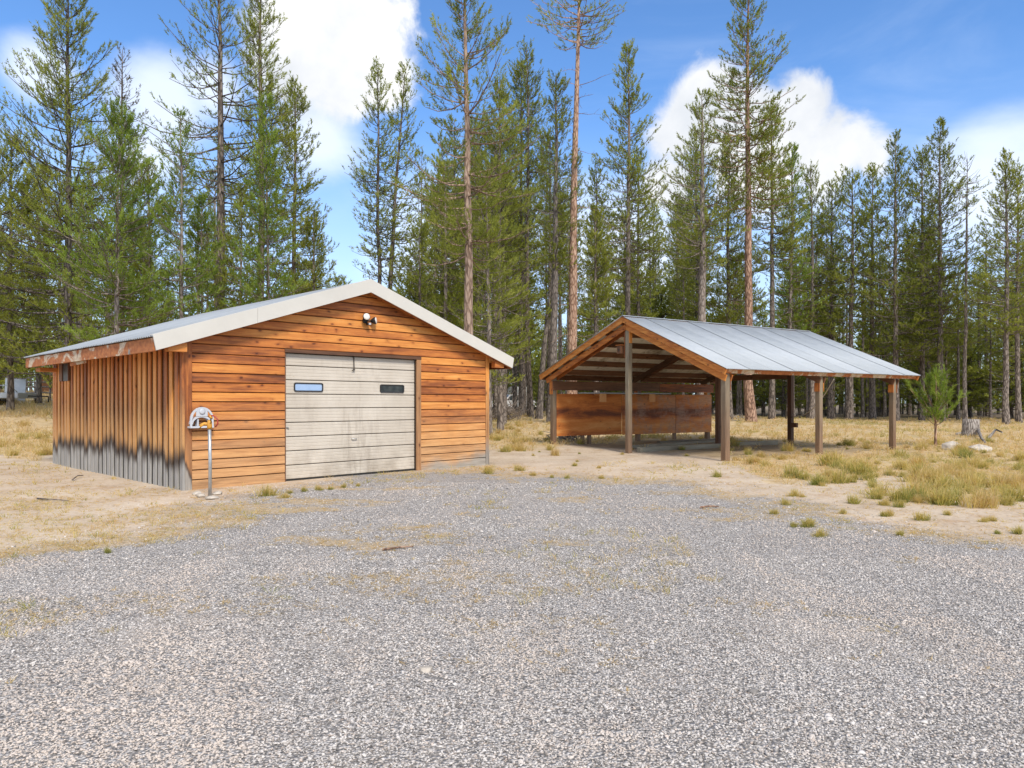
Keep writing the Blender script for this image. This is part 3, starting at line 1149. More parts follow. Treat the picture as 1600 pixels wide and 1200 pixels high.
    # splintered lath hanging from the eave, and the thick tail at the far corner
    MB().beam((-G_OS + .05, GD * .58, G_ZE - .28), (-G_OS + .12, GD * .47, G_ZE - .23), .03, .09).build('broken_lath', M['peel'], roof)
    MB().box((-G_OS + .16, GD - .42, G_ZE - .34), (-.02, GD - .05, G_ZE - .248), .004).build('rafter_tail', M['trim_x'], roof)

    # roll-up door
    yd = .055
    dz1 = DZ - .012
    fr = MB()
    fr.box((DX0 + .012, yd + .03, .03), (DX1 - .002, yd + .06, dz1))
    door = fr.build('garage_door', M['backing'], garage)
    zs = [.028, .30, .573, .845, 1.118, 1.39, 1.663, 1.935, 2.208, dz1]
    for k in range(9):
        z0, z1 = zs[k] + .006, zs[k + 1] - .006
        h = z1 - z0
        x0, x1 = DX0 + .016, DX1 - .006
        prof = [(yd + .028, z0), (yd + .004, z0 + .003), (yd, z0 + .012)]
        for q in (.25, .5, .75):
            zc = z0 + h * q
            prof += [(yd, zc - .008), (yd + .004, zc - .004), (yd + .004, zc + .004), (yd, zc + .008)]
        prof += [(yd, z1 - .012), (yd + .004, z1 - .003), (yd + .028, z1)]
        V = [(x0, y, z) for y, z in prof] + [(x1, y, z) for y, z in prof]
        nn = len(prof)
        Fc = [(i, i + nn, i + 1 + nn, i + 1) for i in range(nn - 1)] + [tuple(range(nn)), tuple(range(2 * nn - 1, nn - 1, -1))]
        MB().raw(V, Fc).build('door_panel', M['door'], door)
    for (u0, v0, u1, v1, gl) in ((459, 600.5, 504.5, 617.5, 'glass_blue'), (593.5, 603.5, 631, 619, 'glass_dark')):
        (xa, za), (xb, zb) = on_front(u0, v0, yd), on_front(u1, v1, yd)
        zm = (zs[6] + zs[7]) / 2 + .0
        hh = .088
        za, zb = zm + hh, zm - hh
        rr = .024
        def rrect(x0, z0, x1, z1, r, n=5):
            pts = []
            for cx, cz, a0 in ((x1 - r, z1 - r, 0), (x0 + r, z1 - r, pi / 2), (x0 + r, z0 + r, pi), (x1 - r, z0 + r, 3 * pi / 2)):
                pts += [(cx + r * cos(a0 + pi / 2 * i / n), cz + r * sin(a0 + pi / 2 * i / n)) for i in range(n + 1)]
            return pts
        out, inn = rrect(xa, zb, xb, za, .04), rrect(xa + rr, zb + rr, xb - rr, za - rr, .026)
        q = len(out)
        ya_, yb_ = yd - .018, yd + .003
        V = [(x, ya_, z) for x, z in out] + [(x, ya_ + .004, z) for x, z in inn] + [(x, yb_, z) for x, z in out] + [(x, yb_, z) for x, z in inn]
        Fc = []
        for i in range(q):
            j = (i + 1) % q
            Fc += [(i, q + i, q + j, j), (i, j, 2 * q + j, 2 * q + i), (q + i, 3 * q + i, 3 * q + j, q + j)]
        MB().raw(V, Fc).build('window_frame', M['black'], door)
        MB().box((xa + rr * .8, yd - .004, zb + rr * .8), (xb - rr * .8, yd - .0005, za - rr * .8)).build('window_pane', M[gl], door)
    # lock bar hanging from the head, pull handle, side latch
    xl, zl = on_front(552, 578, yd)
    lb = MB()
    lb.tube([(xl, yd - .02, dz1 - .004), (xl + .004, yd - .025, zl + .03), (xl, yd - .03, zl), (xl - .05, yd - .034, zl - .012)], .011, 6)
    lb.lathe([(.022, 0), (.022, .025)], Matrix.Translation((xl, yd - .027, zl - .01)), 8)
    lb.build('lock_bar', M['dark_steel'], door)
    xl, zl = on_front(553, 685.5, yd)
    h = MB()
    h.tube([(xl - .06, yd - .002, zl), (xl - .05, yd - .03, zl), (xl + .05, yd - .03, zl), (xl + .06, yd - .002, zl)], .009, 6)
    h.build('pull_handle', M['galv'], door)
    h = MB()
    h.tube([(DX0 + .02, yd - .005, 1.03), (DX0 + .07, yd - .02, 1.03), (DX0 + .10, yd - .02, 1.01)], .010, 6)
    h.build('side_latch', M['galv'], door)
    MB().box((DX0 + .014, yd - .004, .004), (DX1 - .004, yd + .026, .028)).build('door_seal', M['rubber'], door)


def corrugated(name, w, L, pitch, amp, seg=4, ny=1):
    n = int(round(w / pitch * seg)) + 1
    x = np.linspace(0, w, n)
    z = amp * np.cos(x / pitch * 2 * pi)
    V = []
    for j in range(ny + 1):
        for i in range(n):
            V.append((x[i], L * j / ny, z[i]))
    for j in range(ny + 1):                      # thin lower skin, so that the sheet has an edge
        for i in range(n):
            V.append((x[i], L * j / ny, z[i] - .002))
    o = (ny + 1) * n
    Fc = []
    for j in range(ny):
        for i in range(n - 1):
            a = j * n + i
            Fc.append((a, a + 1, a + n + 1, a + n))
            Fc.append((o + a, o + a + n, o + a + n + 1, o + a + 1))
    for i in range(n - 1):
        Fc.append((i, o + i, o + i + 1, i + 1))
        a = ny * n + i
        Fc.append((a, a + 1, o + a + 1, o + a))
    me = bpy.data.meshes.new(name)
    me.from_pydata(V, [], Fc)
    me.polygons.foreach_set('use_smooth', [True] * len(Fc))
    me.update()
    return me


build_garage()


def wall_point(x, y, z):
    """garage local -> world"""
    return Vector((GX + cos(GYAW) * x - sin(GYAW) * y, GY + sin(GYAW) * x + cos(GYAW) * y, z))


def build_garage_fittings():
    # flood light
    x, z = on_front(569, 501)
    t = thing('floodlight', 'black twin floodlight with round white lenses high on the garage gable', 'floodlight', wall_point(x, -.026, z), GYAW)
    MB().lathe([(.062, 0), (.062, .02), (.05, .035)], Matrix.Rotation(pi / 2, 4, 'X'), 14).build('mounting_plate', M['black'], t)
    for s, (dx, dz, yaw) in ((-1, (-.035, .055, -.25)), (1, (.13, -.005, .75))):
        R0 = Matrix.Translation((dx, -.06, dz)) @ Matrix.Rotation(yaw, 4, 'Z') @ Matrix.Rotation(pi / 2 - .12, 4, 'X')
        hd = MB().lathe([(.03, -.02), (.05, .01), (.075, .06), (.078, .085)], R0, 16).build('lamp_head', M['black'], t)
        MB().lathe([(.070, .086), (.068, .096), (.035, .104)], R0, 16).build('lens', M['lens'], hd)
        MB().tube([(0, -.02, 0), (dx * .6, -.045, dz * .6), (dx, -.06, dz)], .016, 8).build('arm', M['black'], t)
    sb = MB()
    sb.box((.0, -.12, -.10), (.075, -.03, -.045), .01)
    s_ = sb.build('motion_sensor', M['black'], t)
    MB().box((.012, -.128, -.094), (.065, -.121, -.055), .002).build('sensor_lens', M['white_plastic'], s_)
    # hose hanger
    (x0, z1), (x1, z0) = on_front(291.5, 636), on_front(328, 667)
    w, h = x1 - x0, z1 - z0
    t = thing('hose_hanger', 'white plastic hose hanger on the garage front near its left corner', 'hose hanger', wall_point((x0 + x1) / 2, -.026, z0), GYAW)
    def arch(rx, rz, zb, n=14):
        return [(rx * cos(pi - pi * i / n), zb + rz * sin(pi - pi * i / n)) for i in range(n + 1)]
    def ring(outer, inner, y0, y1):
        b = MB()
        n = len(outer)
        V = [(x, y0, z) for x, z in outer] + [(x, y0, z) for x, z in inner] + [(x, y1, z) for x, z in outer] + [(x, y1, z) for x, z in inner]
        Fc = []
        for i in range(n - 1):
            Fc += [(i, i + 1, n + i + 1, n + i), (2 * n + i, 3 * n + i, 3 * n + i + 1, 2 * n + i + 1), (i, 2 * n + i, 2 * n + i + 1, i + 1), (n + i, n + i + 1, 3 * n + i + 1, 3 * n + i)]
        Fc += [(0, n, 3 * n, 2 * n), (n - 1, 3 * n - 1, 4 * n - 1, 2 * n - 1)]
        return b.raw(V, Fc)
    ring(arch(w / 2, h * .62, h * .38), arch(w / 2 - .035, h * .62 - .035, h * .38), -.13, -.10).build('outer_arch', M['white_plastic'], t)
    ring(arch(w / 2 - .02, h * .42, h * .16), arch(w / 2 - .05, h * .42 - .03, h * .16), -.12, -.0).build('cradle', M['white_plastic'], t)
    sd = MB()
    for s in (-1, 1):
        xx = s * (w / 2 - .0175)
        sd.box((xx - .0175, -.128, .0), (xx + .0175, -.102, h * .38), .003)
    sd.build('side_rail', M['white_plastic'], t)
    MB().box((-w / 2, -.14, -.012), (w / 2, -.002, .02), .004).build('shelf', M['white_plastic'], t)
    MB().box((-.10, -.128, h * .52), (.10, -.104, h - .02), .008).build('crown_plate', M['white_plastic'], t)
    MB().lathe([(.05, 0), (.05, .012), (.03, .018)], Matrix.Translation((0, -.129, h * .78)) @ Matrix.Rotation(pi / 2, 4, 'X'), 14).build('boss', M['white_plastic'], t)
    MB().box((-.07, -.10, .021), (-.045, -.006, h * .42), .003).build('divider', M['white_plastic'], t)
    # yard hydrant
    p = ground_at(328, 776)
    t = thing('yard_hydrant', 'galvanised standpipe hydrant with yellow head and red handle beside the garage', 'hydrant', p, 0)
    hz = (HZ - 0 - 668) / F * p.y + EYE - p.z
    MB().tube([(0, 0, -.1), (0.004, 0, .5), (-.006, 0, hz)], .026, 10).build('pipe', M['galv'], t)
    hd = MB()
    hd.lathe([(.036, 0), (.040, .03), (.038, .10), (.03, .14)], Matrix.Translation((-.006, 0, hz - .02)), 12)
    hd.tube([(-.006, 0, hz + .05), (-.08, -.02, hz + .062), (-.135, -.03, hz + .03), (-.145, -.035, hz - .02)], [.03, .027, .028, .032], 10)
    hd.tube([(-.006, 0, hz + .1), (.03, 0, hz + .15), (.0, 0, hz + .19)], [.024, .022, .02], 8)
    hd.build('hydrant_head', M['yellow'], t)
    MB().tube([(.0, 0, hz + .19), (.07, -.005, hz + .185), (.125, -.01, hz + .13), (.13, -.012, hz + .06), (.09, -.01, hz + .01)], .012, 8).build('lever_handle', M['red'], t)
    MB().tube([(.0, -.03, hz + .04), (.035, -.03, hz + .09), (.02, -.03, hz + .15)], .007, 6).build('linkage', M['dark_steel'], t)


build_garage_fittings()


# ---------------------------------------------------------------- rocks
def rock_mesh(name, sx, sy, sz, seed, rough=.25):
    rg = np.random.default_rng(seed)
    import bmesh
    bm = bmesh.new()
    bmesh.ops.create_icosphere(bm, subdivisions=2, radius=1)
    dirs = rg.normal(size=(9, 3))
    dirs /= np.linalg.norm(dirs, axis=1)[:, None]
    cut = rg.uniform(.55, .9, 9)
    for v in bm.verts:
        p = np.array(v.co)
        for d, c in zip(dirs, cut):
            k = p @ d
            if k > c:
                p = p - d * (k - c)
        p = p * (1 + rg.uniform(-.04, .04))
        v.co = (p[0] * sx, p[1] * sy, p[2] * sz)
    me = bpy.data.meshes.new(name)
    bm.to_mesh(me)
    bm.free()
    return me


for i, (u, v, s, lab) in enumerate([
        (314, 777, (.10, .07, .06), 'angular pale stone left of the hydrant pipe foot'),
        (332, 780, (.12, .08, .04), 'flat whitish stone in front of the hydrant pipe foot'),
        (340, 773, (.09, .07, .05), 'pinkish stone right of the hydrant pipe foot'),
        (307, 773, (.09, .07, .05), 'small tan stone leftmost by the hydrant pipe')]):
    p = ground_at(u, v)
    tag(link('stone', rock_mesh('stone', *s, 40 + i), M['rock'], None, p + Vector((0, 0, .02))), lab, 'stone', 'stones around the hydrant')

# ================================================================ CARPORT
CX, CY, CYAW = 5.489, 18.475, 0.56
W1, W2, L1, L2 = 3.716, 3.913, 3.884, 3.717
C_OF, C_OB, C_ER, C_EL = .254, 1.10, .225, .481
C_ZR, C_ZR_E, C_ZL_E = 4.085, 2.377, 2.47
CL = L1 + L2
SR = (C_ZR - C_ZR_E) / (W1 + C_ER)
SLf = (C_ZR - C_ZL_E) / (W2 + C_EL)
carport = thing('carport', 'open-sided timber carport with a corrugated metal roof on square posts', 'carport', (CX, CY, 0), CYAW)


def c_roof(y):
    return C_ZR - (SR * (W1 - y) if y < W1 else SLf * (y - W1))


def c_world(x, y, z=0):
    return Vector((CX + cos(CYAW) * x - sin(CYAW) * y, CY + sin(CYAW) * x + cos(CYAW) * y, z))


def build_carport():
    P = .155
    r = R.uniform
    posts = {}
    PUR = .19                      # purlin depth
    RAF = .17                      # rafter depth
    for i, x in enumerate((0, L1, CL)):
        for j, y in enumerate((0, W1, W1 + W2)):
            w = c_world(x, y)
            g0 = float(T(w.x, w.y)) - .25
            top = c_roof(y) - PUR - .03 - (.02 if j == 1 else .0)
            p = P + r(-.01, .012) + (.012 if (i, j) == (0, 0) else 0)
            b = MB()
            b.box((x - p / 2, y - p / 2, g0), (x + p / 2, y + p / 2, top), .008)
            posts[(i, j)] = b.build('post', M['post'] if (i, j) not in ((2, 1), (1, 1)) else M['brown_z'], carport)
    # doubled inner post behind the front corner, a dark one
    # rafters: a pair either side of each bent
    for i, x in enumerate((0, L1, CL)):
        for s in (-1, 1):
            xo = x + s * (P / 2 + .032)
            for (ya, yb) in ((-.12, W1), (W1 + W2 + .25, W1)):
                a = Vector((xo, ya, c_roof(ya) - PUR - .025 - RAF / 2))
                b_ = Vector((xo, yb, c_roof(yb) - PUR - .025 - RAF / 2))
                MB().beam(a, b_, .045, RAF).build('rafter', M['trim_y'] if i == 0 else M['brown_y'], carport)
    # purlins run the whole length and carry the sheets
    ys = [.02 - C_ER + .06] + list(np.linspace(.55, W1 - .12, 5)) + list(np.linspace(W1 + .12, W1 + W2 - .1, 6)) + [W1 + W2 + C_EL - .08]
    for k, y in enumerate(ys):
        z = c_roof(y) - .022 - PUR / 2
        first = k == 0
        tilt = (0, -SR if y < W1 else SLf, 1)
        up = Vector((0, SR * -1 if y < W1 else SLf, 1))
        b = MB()
        b.beam((-C_OF + .045, y, z + (.025 if first else 0)), (CL + C_OB - .05, y, z + (.025 if first else 0)), .045, PUR - (.05 if first else 0), up=(0, -SR if y < W1 else SLf, 1), ch=.004)
        b.build('eave_purlin' if first else 'purlin', M['peel'] if first else M['brown_x'], carport)
    # rake boards, front and back
    for x0, x1, mt in ((-C_OF, -C_OF + .04, 'trim_y'), (CL + C_OB - .045, CL + C_OB - .005, 'trim_y')):
        xm = (x0 + x1) / 2
        for ya in (-C_ER, W1 + W2 + C_EL):
            a = Vector((xm, ya, c_roof(ya) - .10))
            e = Vector((xm, W1 + (.0 if ya < 0 else .0), C_ZR - .10))
            MB().beam(a, e, x1 - x0, .165).build('rake_board', M[mt], carport)
            a2, e2 = a + Vector((-.026, 0, .055)), e + Vector((-.026, 0, .055))
            if x0 < 0:
                MB().beam(a2, e2, .018, .06).build('rake_strip', M['trim_y'], carport)
    # sheets
    ang = math.atan(SR)
    x0, x1 = -C_OF - .03, CL + C_OB
    ns = 10
    wsh = (x1 - x0) / ns
    # right slope
    me = corrugated('roof_sheet', wsh + .035, sqrt((W1 + C_ER) ** 2 + (C_ZR - C_ZR_E) ** 2) + .06, .076, .009)
    m2 = corrugated('roof_sheet', wsh + .035, sqrt((W2 + C_EL) ** 2 + (C_ZR - C_ZL_E) ** 2) + .04, .076, .009)
    rf = MB()
    rf.prism([(x0, C_ZR - .03), (x1, C_ZR - .03), (x1, C_ZR - .012), (x0, C_ZR - .012)], W1 - .05, W1 + .05)
    roof = rf.build('roof', M['brown_x'], carport)
    for s in (0, 1):
        sl = SR if s == 0 else SLf
        ang = math.atan(sl)
        for k in range(ns):
            o = link('roof_sheet', me if s == 0 else m2, M['metal'], roof)
            sgn = 1 if s == 0 else -1
            ey = Vector((0, sgn * cos(ang), sin(ang)))
            ex = Vector((sgn, 0, 0))
            ez = ex.cross(ey)
            xx = x0 + k * wsh if s == 0 else x0 + (k + 1) * wsh
            yy = -C_ER - .05 if s == 0 else W1 + W2 + C_EL + .04
            zz = c_roof(yy)
            org = Vector((xx, yy, zz)) + ez * (.0 + .006 * (k % 2) + R.uniform(0, .003))
            o.matrix_local = Matrix(((ex.x, ey.x, ez.x, org.x), (ex.y, ey.y, ez.y, org.y), (ex.z, ey.z, ez.z, org.z), (0, 0, 0, 1)))
            # weathered underside of each sheet
        un = MB()
        if s == 0:
            pts = [(-C_ER - .03, c_roof(-C_ER - .03) - .014), (W1 - .01, C_ZR - .018), (W1 - .01, C_ZR - .022), (-C_ER - .03, c_roof(-C_ER - .03) - .018)]
        else:
            pts = [(W1 + .01, C_ZR - .018), (W1 + W2 + C_EL, C_ZL_E - .014), (W1 + W2 + C_EL, C_ZL_E - .018), (W1 + .01, C_ZR - .022)]
        V = [(x0 + .05, y, z) for y, z in pts] + [(x1 - .02, y, z) for y, z in pts]
        un.raw(V, [(0, 1, 2, 3), (7, 6, 5, 4), (0, 4, 5, 1), (1, 5, 6, 2), (2, 6, 7, 3), (3, 7, 4, 0)])
        un.build('roof_lining', M['metal_under'], roof)
    # ridge flashing on the left, dark gap on the right
    q = .16
    rc = MB()
    V = []
    for xx in (x0 + .02, x1 - .02):
        V += [(xx, W1 - .06, C_ZR + .012), (xx, W1, C_ZR + .034), (xx, W1 + q, C_ZR + .022 - q * SLf), (xx, W1 + q, C_ZR + .012 - q * SLf), (xx, W1, C_ZR + .026), (xx, W1 - .06, C_ZR + .005)]
    rc.raw(V, [(i, (i + 1) % 6, (i + 1) % 6 + 6, i + 6) for i in range(6)] + [tuple(range(5, -1, -1)), tuple(range(6, 12))])
    rc.build('ridge_cap', M['metal'], roof)
    # gusset boards at the post heads
    for i, x in enumerate((0, L1, CL)):
        for j, y in enumerate((0, W1 + W2)):
            zt = c_roof(y) - PUR - .05
            for s in (-1, 1):
                xo = x + s * (P / 2 + .012 + .006)
                if i == 0 and j == 0 and s == -1:
                    continue
                hh = .42 if j == 0 else .62
                MB().box((xo - .010, y - .09, zt - hh), (xo + .010, y + .085, zt - .17), .003).build('gusset', M['trim_z'], carport)
            yo = y + (P / 2 + .03) * (1 if j == 0 else -1)
    # king post cleats, and the small bird box screwed to the king post
    xk = -P / 2 - .016
    zt = C_ZR - .30
    MB().box((-.075, W1 + P / 2 + .01, zt - .95), (.03, W1 + P / 2 + .05, zt), .004).build('king_cleat', M['trim_z'], carport)
    MB().box((-.075, W1 - P / 2 - .05, zt - .5), (.03, W1 - P / 2 - .01, zt), .004).build('king_cleat', M['trim_z'], carport)
    # collar / knee braces in the bents beyond
    for x in (L1, CL):
        MB().beam((x, W1, 2.45), (x, W1 + W2, 2.45), .045, .2).build('tie_beam', M['brown_y'], carport) if x == CL else None
    # lengthwise wall of boards and plywood on the far long side
    yl = W1 + W2 - P / 2 - .02
    xe = 7.75
    MB().box((-.10, yl - .02, 1.93), (4.9, yl + .018, 2.25), .004).build('rail_board', M['brown_x'], carport)
    MB().box((4.905, yl - .02, 1.90), (xe + .1, yl + .018, 2.22), .004).build('rail_board', M['trim_x'], carport)
    xs = [.06, 3.02, 5.75, xe]
    for k in range(3):
        MB().box((xs[k] + .012, yl - .008 - .004 * (k % 2), .33 + r(-.02, .02)), (xs[k + 1] - .012, yl + .012, 1.81 + r(-.015, .015)), .002).build('plywood_sheet', M['ply'], carport)
    for x in (1.25, 1.55, 5.75):
        MB().box((x - .06, yl + .02, -.2), (x + .06, yl + .13, 1.7), .005).build('stud', M['post'], carport)
    # shelf with two end blocks
    sx0, sx1 = 1.0, 5.1
    MB().box((sx0, yl - .42, 1.815), (sx1, yl - .015, 1.858), .003).build('shelf_board', M['metal'], carport)
    for x in (1.75, 4.1):
        MB().box((x - .14, yl - .46, 1.52), (x + .16, yl - .424, 1.81), .004).build('shelf_bracket', M['fresh'], carport)
        MB().box((x - .04, yl - .4235, 1.74), (x + .04, yl - .02, 1.812), .003).build('shelf_bracket', M['fresh'], carport)
    # low peg on the rearmost king post
    MB().box((CL - P / 2, W1 - .30, .62), (CL + .02, W1 - P / 2 + .002, .78), .004).build('peg_block', M['brown_y'], carport)


build_carport()
# small timber box on the king post
w = c_world(-.155 / 2 - .0, W1 + .16, 3.08)
t = thing('bird_box', 'small reddish wooden box fixed near the top of the front middle carport post', 'bird box', w, CYAW)
MB().box((-.12, -.02, -.10), (.06, .16, .14), .005).build('box_body', M['brown_z'], t)
MB().beam((-.16, -.06, .155), (-.16, .21, .20), .0, .0) if False else None
MB().box((-.15, -.05, .143), (.07, .19, .165), .004).build('box_lid', M['trim_y'], t)
MB().box((-.125, .04, -.02), (-.1205, .09, .05)).build('entrance_hole', M['black'], t)

# timbers lying on the carport floor
for i, (xa, ya, xb, yb, wd, h, lab) in enumerate([
        (.35, W1 - .05, L1 + 3.0, W1 + .05, .19, .15, 'long grey timber sleeper lying between the middle carport posts'),
        (1.2, W1 + 1.4, 6.8, W1 + 1.9, .22, .10, 'grey plank lying on the carport floor behind the long sleeper'),
        (3.4, W1 + 2.3, 7.2, W1 + 2.5, .18, .12, 'thin grey timber nearest the plywood on the carport floor')]):
    a, b_ = c_world(xa, ya), c_world(xb, yb)
    a.z = float(T(a.x, a.y)) + h / 2
    b_.z = float(T(b_.x, b_.y)) + h / 2
    d = b_ - a
    o = MB().box((0, -wd / 2, -h / 2), (d.length, wd / 2, h / 2), .012).build('sleeper', M['sleeper'])
    o.location = a
    o.rotation_euler = (0, -atan2(d.z, Vector((d.x, d.y)).length), atan2(d.y, d.x))
    tag(o, lab, 'timber', 'timbers on the carport floor')

# cord that hangs from the eave to the rear post
a = c_world(L1 + .55, -.1, 2.18)
b_ = c_world(CL, W1 - .1, .98)
pts = []
for i in range(15):
    s = i / 14
    p = a.lerp(b_, s)
    p.z -= .38 * sin(pi * s) * (1 - .3 * s)
    pts.append(p)
c = MB().tube([p - a for p in pts], .014, 6).build('cord', M['cord'])
c.location = a
tag(c, 'pale cord sagging from the carport eave to its rear post', 'cord')


# ================================================================ TREES
def blades(pos, d, rg, B, L, Wd, axis, amin=.35, amax=1.05):
    n = len(pos)
    d = d / np.linalg.norm(d, axis=1)[:, None]
    ref = np.where(np.abs(d[:, 2:3]) < .9, np.array([[0, 0, 1.0]]), np.array([[1.0, 0, 0]]))
    e1 = np.cross(d, ref)
    e1 /= np.linalg.norm(e1, axis=1)[:, None]
    e2 = np.cross(d, e1)
    ph = rg.uniform(0, 2 * pi, (n, B, 1))
    al = rg.uniform(amin, amax, (n, B, 1))
    u = rg.uniform(0, 1, (n, B, 1))
    rad = e1[:, None] * np.cos(ph) + e2[:, None] * np.sin(ph)
    bd = d[:, None] * np.cos(al) + rad * np.sin(al)
    st = pos[:, None] + d[:, None] * (u * axis)
    wv = np.cross(bd, rg.normal(size=(n, B, 3)))
    wv /= np.linalg.norm(wv, axis=2)[..., None] + 1e-9
    ln = L * rg.uniform(.7, 1.2, (n, B, 1))
    V = np.stack([st - wv * Wd / 2, st + wv * Wd / 2, st + bd * ln], 2)
    return V.reshape(-1, 3), np.repeat(rg.uniform(0, 1, n), B * 3)


def tubes_np(lines, sides=4):
    """many thin limbs as one V,F pair"""
    Vs, Fs, o = [], [], 0
    for P, r in lines:
        P = np.asarray(P, float)
        k = len(P)
        d = np.gradient(P, axis=0)
        d /= np.linalg.norm(d, axis=1)[:, None] + 1e-9
        ref = np.array([0, 0, 1.0]) if abs(d[0, 2]) < .85 else np.array([1.0, 0, 0])
        e1 = np.cross(d, ref)
        e1 /= np.linalg.norm(e1, axis=1)[:, None] + 1e-9
        e2 = np.cross(d, e1)
        t = np.arange(sides) / sides * 2 * pi
        ring = e1[:, None] * np.cos(t)[None, :, None] + e2[:, None] * np.sin(t)[None, :, None]
        V = P[:, None] + ring * np.asarray(r)[:, None, None]
        i = np.arange(k * sides).reshape(k, sides)
        j = np.roll(i, -1, 1)
        Fs.append(np.stack([i[:-1], j[:-1], j[1:], i[1:]], -1).reshape(-1, 4) + o)
        Vs.append(V.reshape(-1, 3))
        o += k * sides
    return np.concatenate(Vs), np.concatenate(Fs)


PROF = {
    'cone': lambda t: (1 - t) ** .66 * (.6 + .4 * min(1, t * 6)),
    'column': lambda t: (1 - t) ** .45 * (.55 + .45 * min(1, t * 3)),
    'open': lambda t: (1 - t) ** .5 * (.6 + .4 * sin(pi * min(1, t * 1.3))),
    'dense': lambda t: (1 - t) ** .62 * (.75 + .25 * min(1, t * 4)),
}


def pine_meshes(key, seed, H, cb, Rc, prof='column', dens=1.0, tr=.15, dead=10, lean=(0, 0), B=13, nl=.17, nw=.026, step=.36,
                bare_top=0.0, dead_len=1.0, up=0.0, per=(4, 6), axis=.30):
    rg = np.random.default_rng(seed)
    zs = np.linspace(0, H, 12)
    wob = np.cumsum(rg.normal(0, H * .0014, (12, 2)), 0)
    wob[0] = 0
    px = wob[:, 0] + lean[0] * (zs / H) ** 1.5
    py = wob[:, 1] + lean[1] * (zs / H) ** 1.5
    rad = tr * (1 - zs / H) ** .75 + .012
    rad[0] *= 1.28
    zs0 = np.concatenate([[-.4], zs])
    tl = [(np.stack([np.r_[px[0], px], np.r_[py[0], py], zs0], 1), np.r_[rad[0] * 1.12, rad])]
    TV, TF = tubes_np(tl, 10)
    lines = []
    pos, dirs, tin = [], [], []
    c = lambda z: np.array([np.interp(z, zs, px), np.interp(z, zs, py), z])
    z = cb
    while z < H - .15:
        t = (z - cb) / (H - cb)
        az0 = rg.uniform(0, 2 * pi)
        for k in range(rg.integers(per[0], per[1] + 1)):
            az = az0 + rg.normal(0, 1.5)
            L = Rc * PROF[prof](t) * rg.uniform(.45, 1.35) * 1.32 + .15
            el = -.12 + up + 1.0 * t ** 1.6 + rg.normal(0, .14)
            z1 = z + rg.uniform(-.15, .15)
            h = np.array([cos(az), sin(az), 0])
            d = h * cos(el) + np.array([0, 0, sin(el)])
            p0 = c(min(z1, H - .05))
            s = np.linspace(0, 1, 4)
            path = p0 + d * (L * s)[:, None] + np.array([0, 0, 1.0]) * (L * .20 * s ** 2.2 - L * .05 * np.sin(s * pi))[:, None]
            br = (.010 + .011 * L) * (1 - .75 * s)
            lines.append((path, br))
            if rg.random() < bare_top * (1 if t > .5 else .4):
                continue
            n = int(max(dens, .5) * (L * 4.9 + 2))
            sv = rg.uniform(.12, 1, n) ** .75
            side = np.array([-sin(az), cos(az), 0])
            lat = rg.uniform(-1, 1, n) * (.36 * L * (1.12 - sv) + .05)
            pp = np.stack([np.interp(sv, s, path[:, i]) for i in range(3)], 1) + side * lat[:, None]
            pp[:, 2] += rg.uniform(-.04, .12, n) + np.abs(lat) * .15
            dd = d * .7 + side * (np.sign(lat) * .55)[:, None] + np.array([0, 0, .95 + .3 * t]) + rg.normal(0, .25, (n, 3))
            pos.append(pp)
            dirs.append(dd)
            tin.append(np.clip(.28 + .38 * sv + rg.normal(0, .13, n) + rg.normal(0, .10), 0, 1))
            m = max(1, n // 3)
            for q in range(m):
                base = np.array([np.interp(max(sv[q] - .14, 0), s, path[:, i]) for i in range(3)])
                lines.append((np.stack([base, pp[q]]), np.array([.008, .005])))
        z += step * rg.uniform(.7, 1.3)
    for k in range(dead):
        z = rg.uniform(max(.12 * H, 1.2), max(cb + .15 * (H - cb), 2.2))
        az = rg.uniform(0, 2 * pi)
        L = Rc * rg.uniform(.3, 1.0) * .6 * dead_len
        h = np.array([cos(az), sin(az), 0])
        s = np.linspace(0, 1, 5)
        cur = rg.uniform(-.45, .12)
        path = c(z) + h * (L * s)[:, None] + np.array([0, 0, 1.0]) * (L * cur * s ** 1.8 + L * .12 * s)[:, None]
        path += rg.normal(0, .03 * L, (5, 3)) * s[:, None]
        lines.append((path, (.012 + .007 * L) * (1 - .8 * s)))
        for q in range(3):
            i = rg.integers(1, 5)
            e = path[i] + (h * .3 + rg.normal(0, .35, 3)) * L * .35
            lines.append((np.stack([path[i], (path[i] + e) / 2 + rg.normal(0, .02, 3), e]), np.array([.008, .006, .003])))
    LV, LF = tubes_np(lines, 3)
    V = np.concatenate([TV, LV])
    Fq = np.concatenate([TF, LF + len(TV)])
    trunk = fast_mesh('trunk', V, Fq, None, True)
    crown = None
    if pos:
        pos, dirs, tin = np.concatenate(pos), np.concatenate(dirs), np.concatenate(tin)
        BV, _ = blades(pos, dirs, rg, B, nl, nw, axis, .40, 1.0)
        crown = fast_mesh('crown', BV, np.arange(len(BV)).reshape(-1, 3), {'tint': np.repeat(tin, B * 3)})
    return trunk, crown


TREE_CACHE = {}


def plant(key, bark, leaf, p, s, rz, label, group=None, name='pine_tree', cat='pine tree', sxy=1.0):
    ck = (key, bark, leaf)
    if ck not in TREE_CACHE:
        tr_, cr_ = KINDS[key]
        first = key not in {k[0] for k in TREE_CACHE}
        tr2 = tr_ if first else tr_.copy()
        tr2.materials.clear()
        tr2.materials.append(M[bark])
        cr2 = None
        if cr_ is not None:
            cr2 = cr_ if first else cr_.copy()
            cr2.materials.clear()
            cr2.materials.append(M[leaf])
        TREE_CACHE[ck] = (tr2, cr2)
    tr2, cr2 = TREE_CACHE[ck]
    t = thing(name, label, cat, p, rz, group)
    t.scale = (s * sxy, s * sxy, s)
    link('trunk', tr2, None, t)
    if cr2 is not None:
        link('crown', cr2, None, t)
    return t


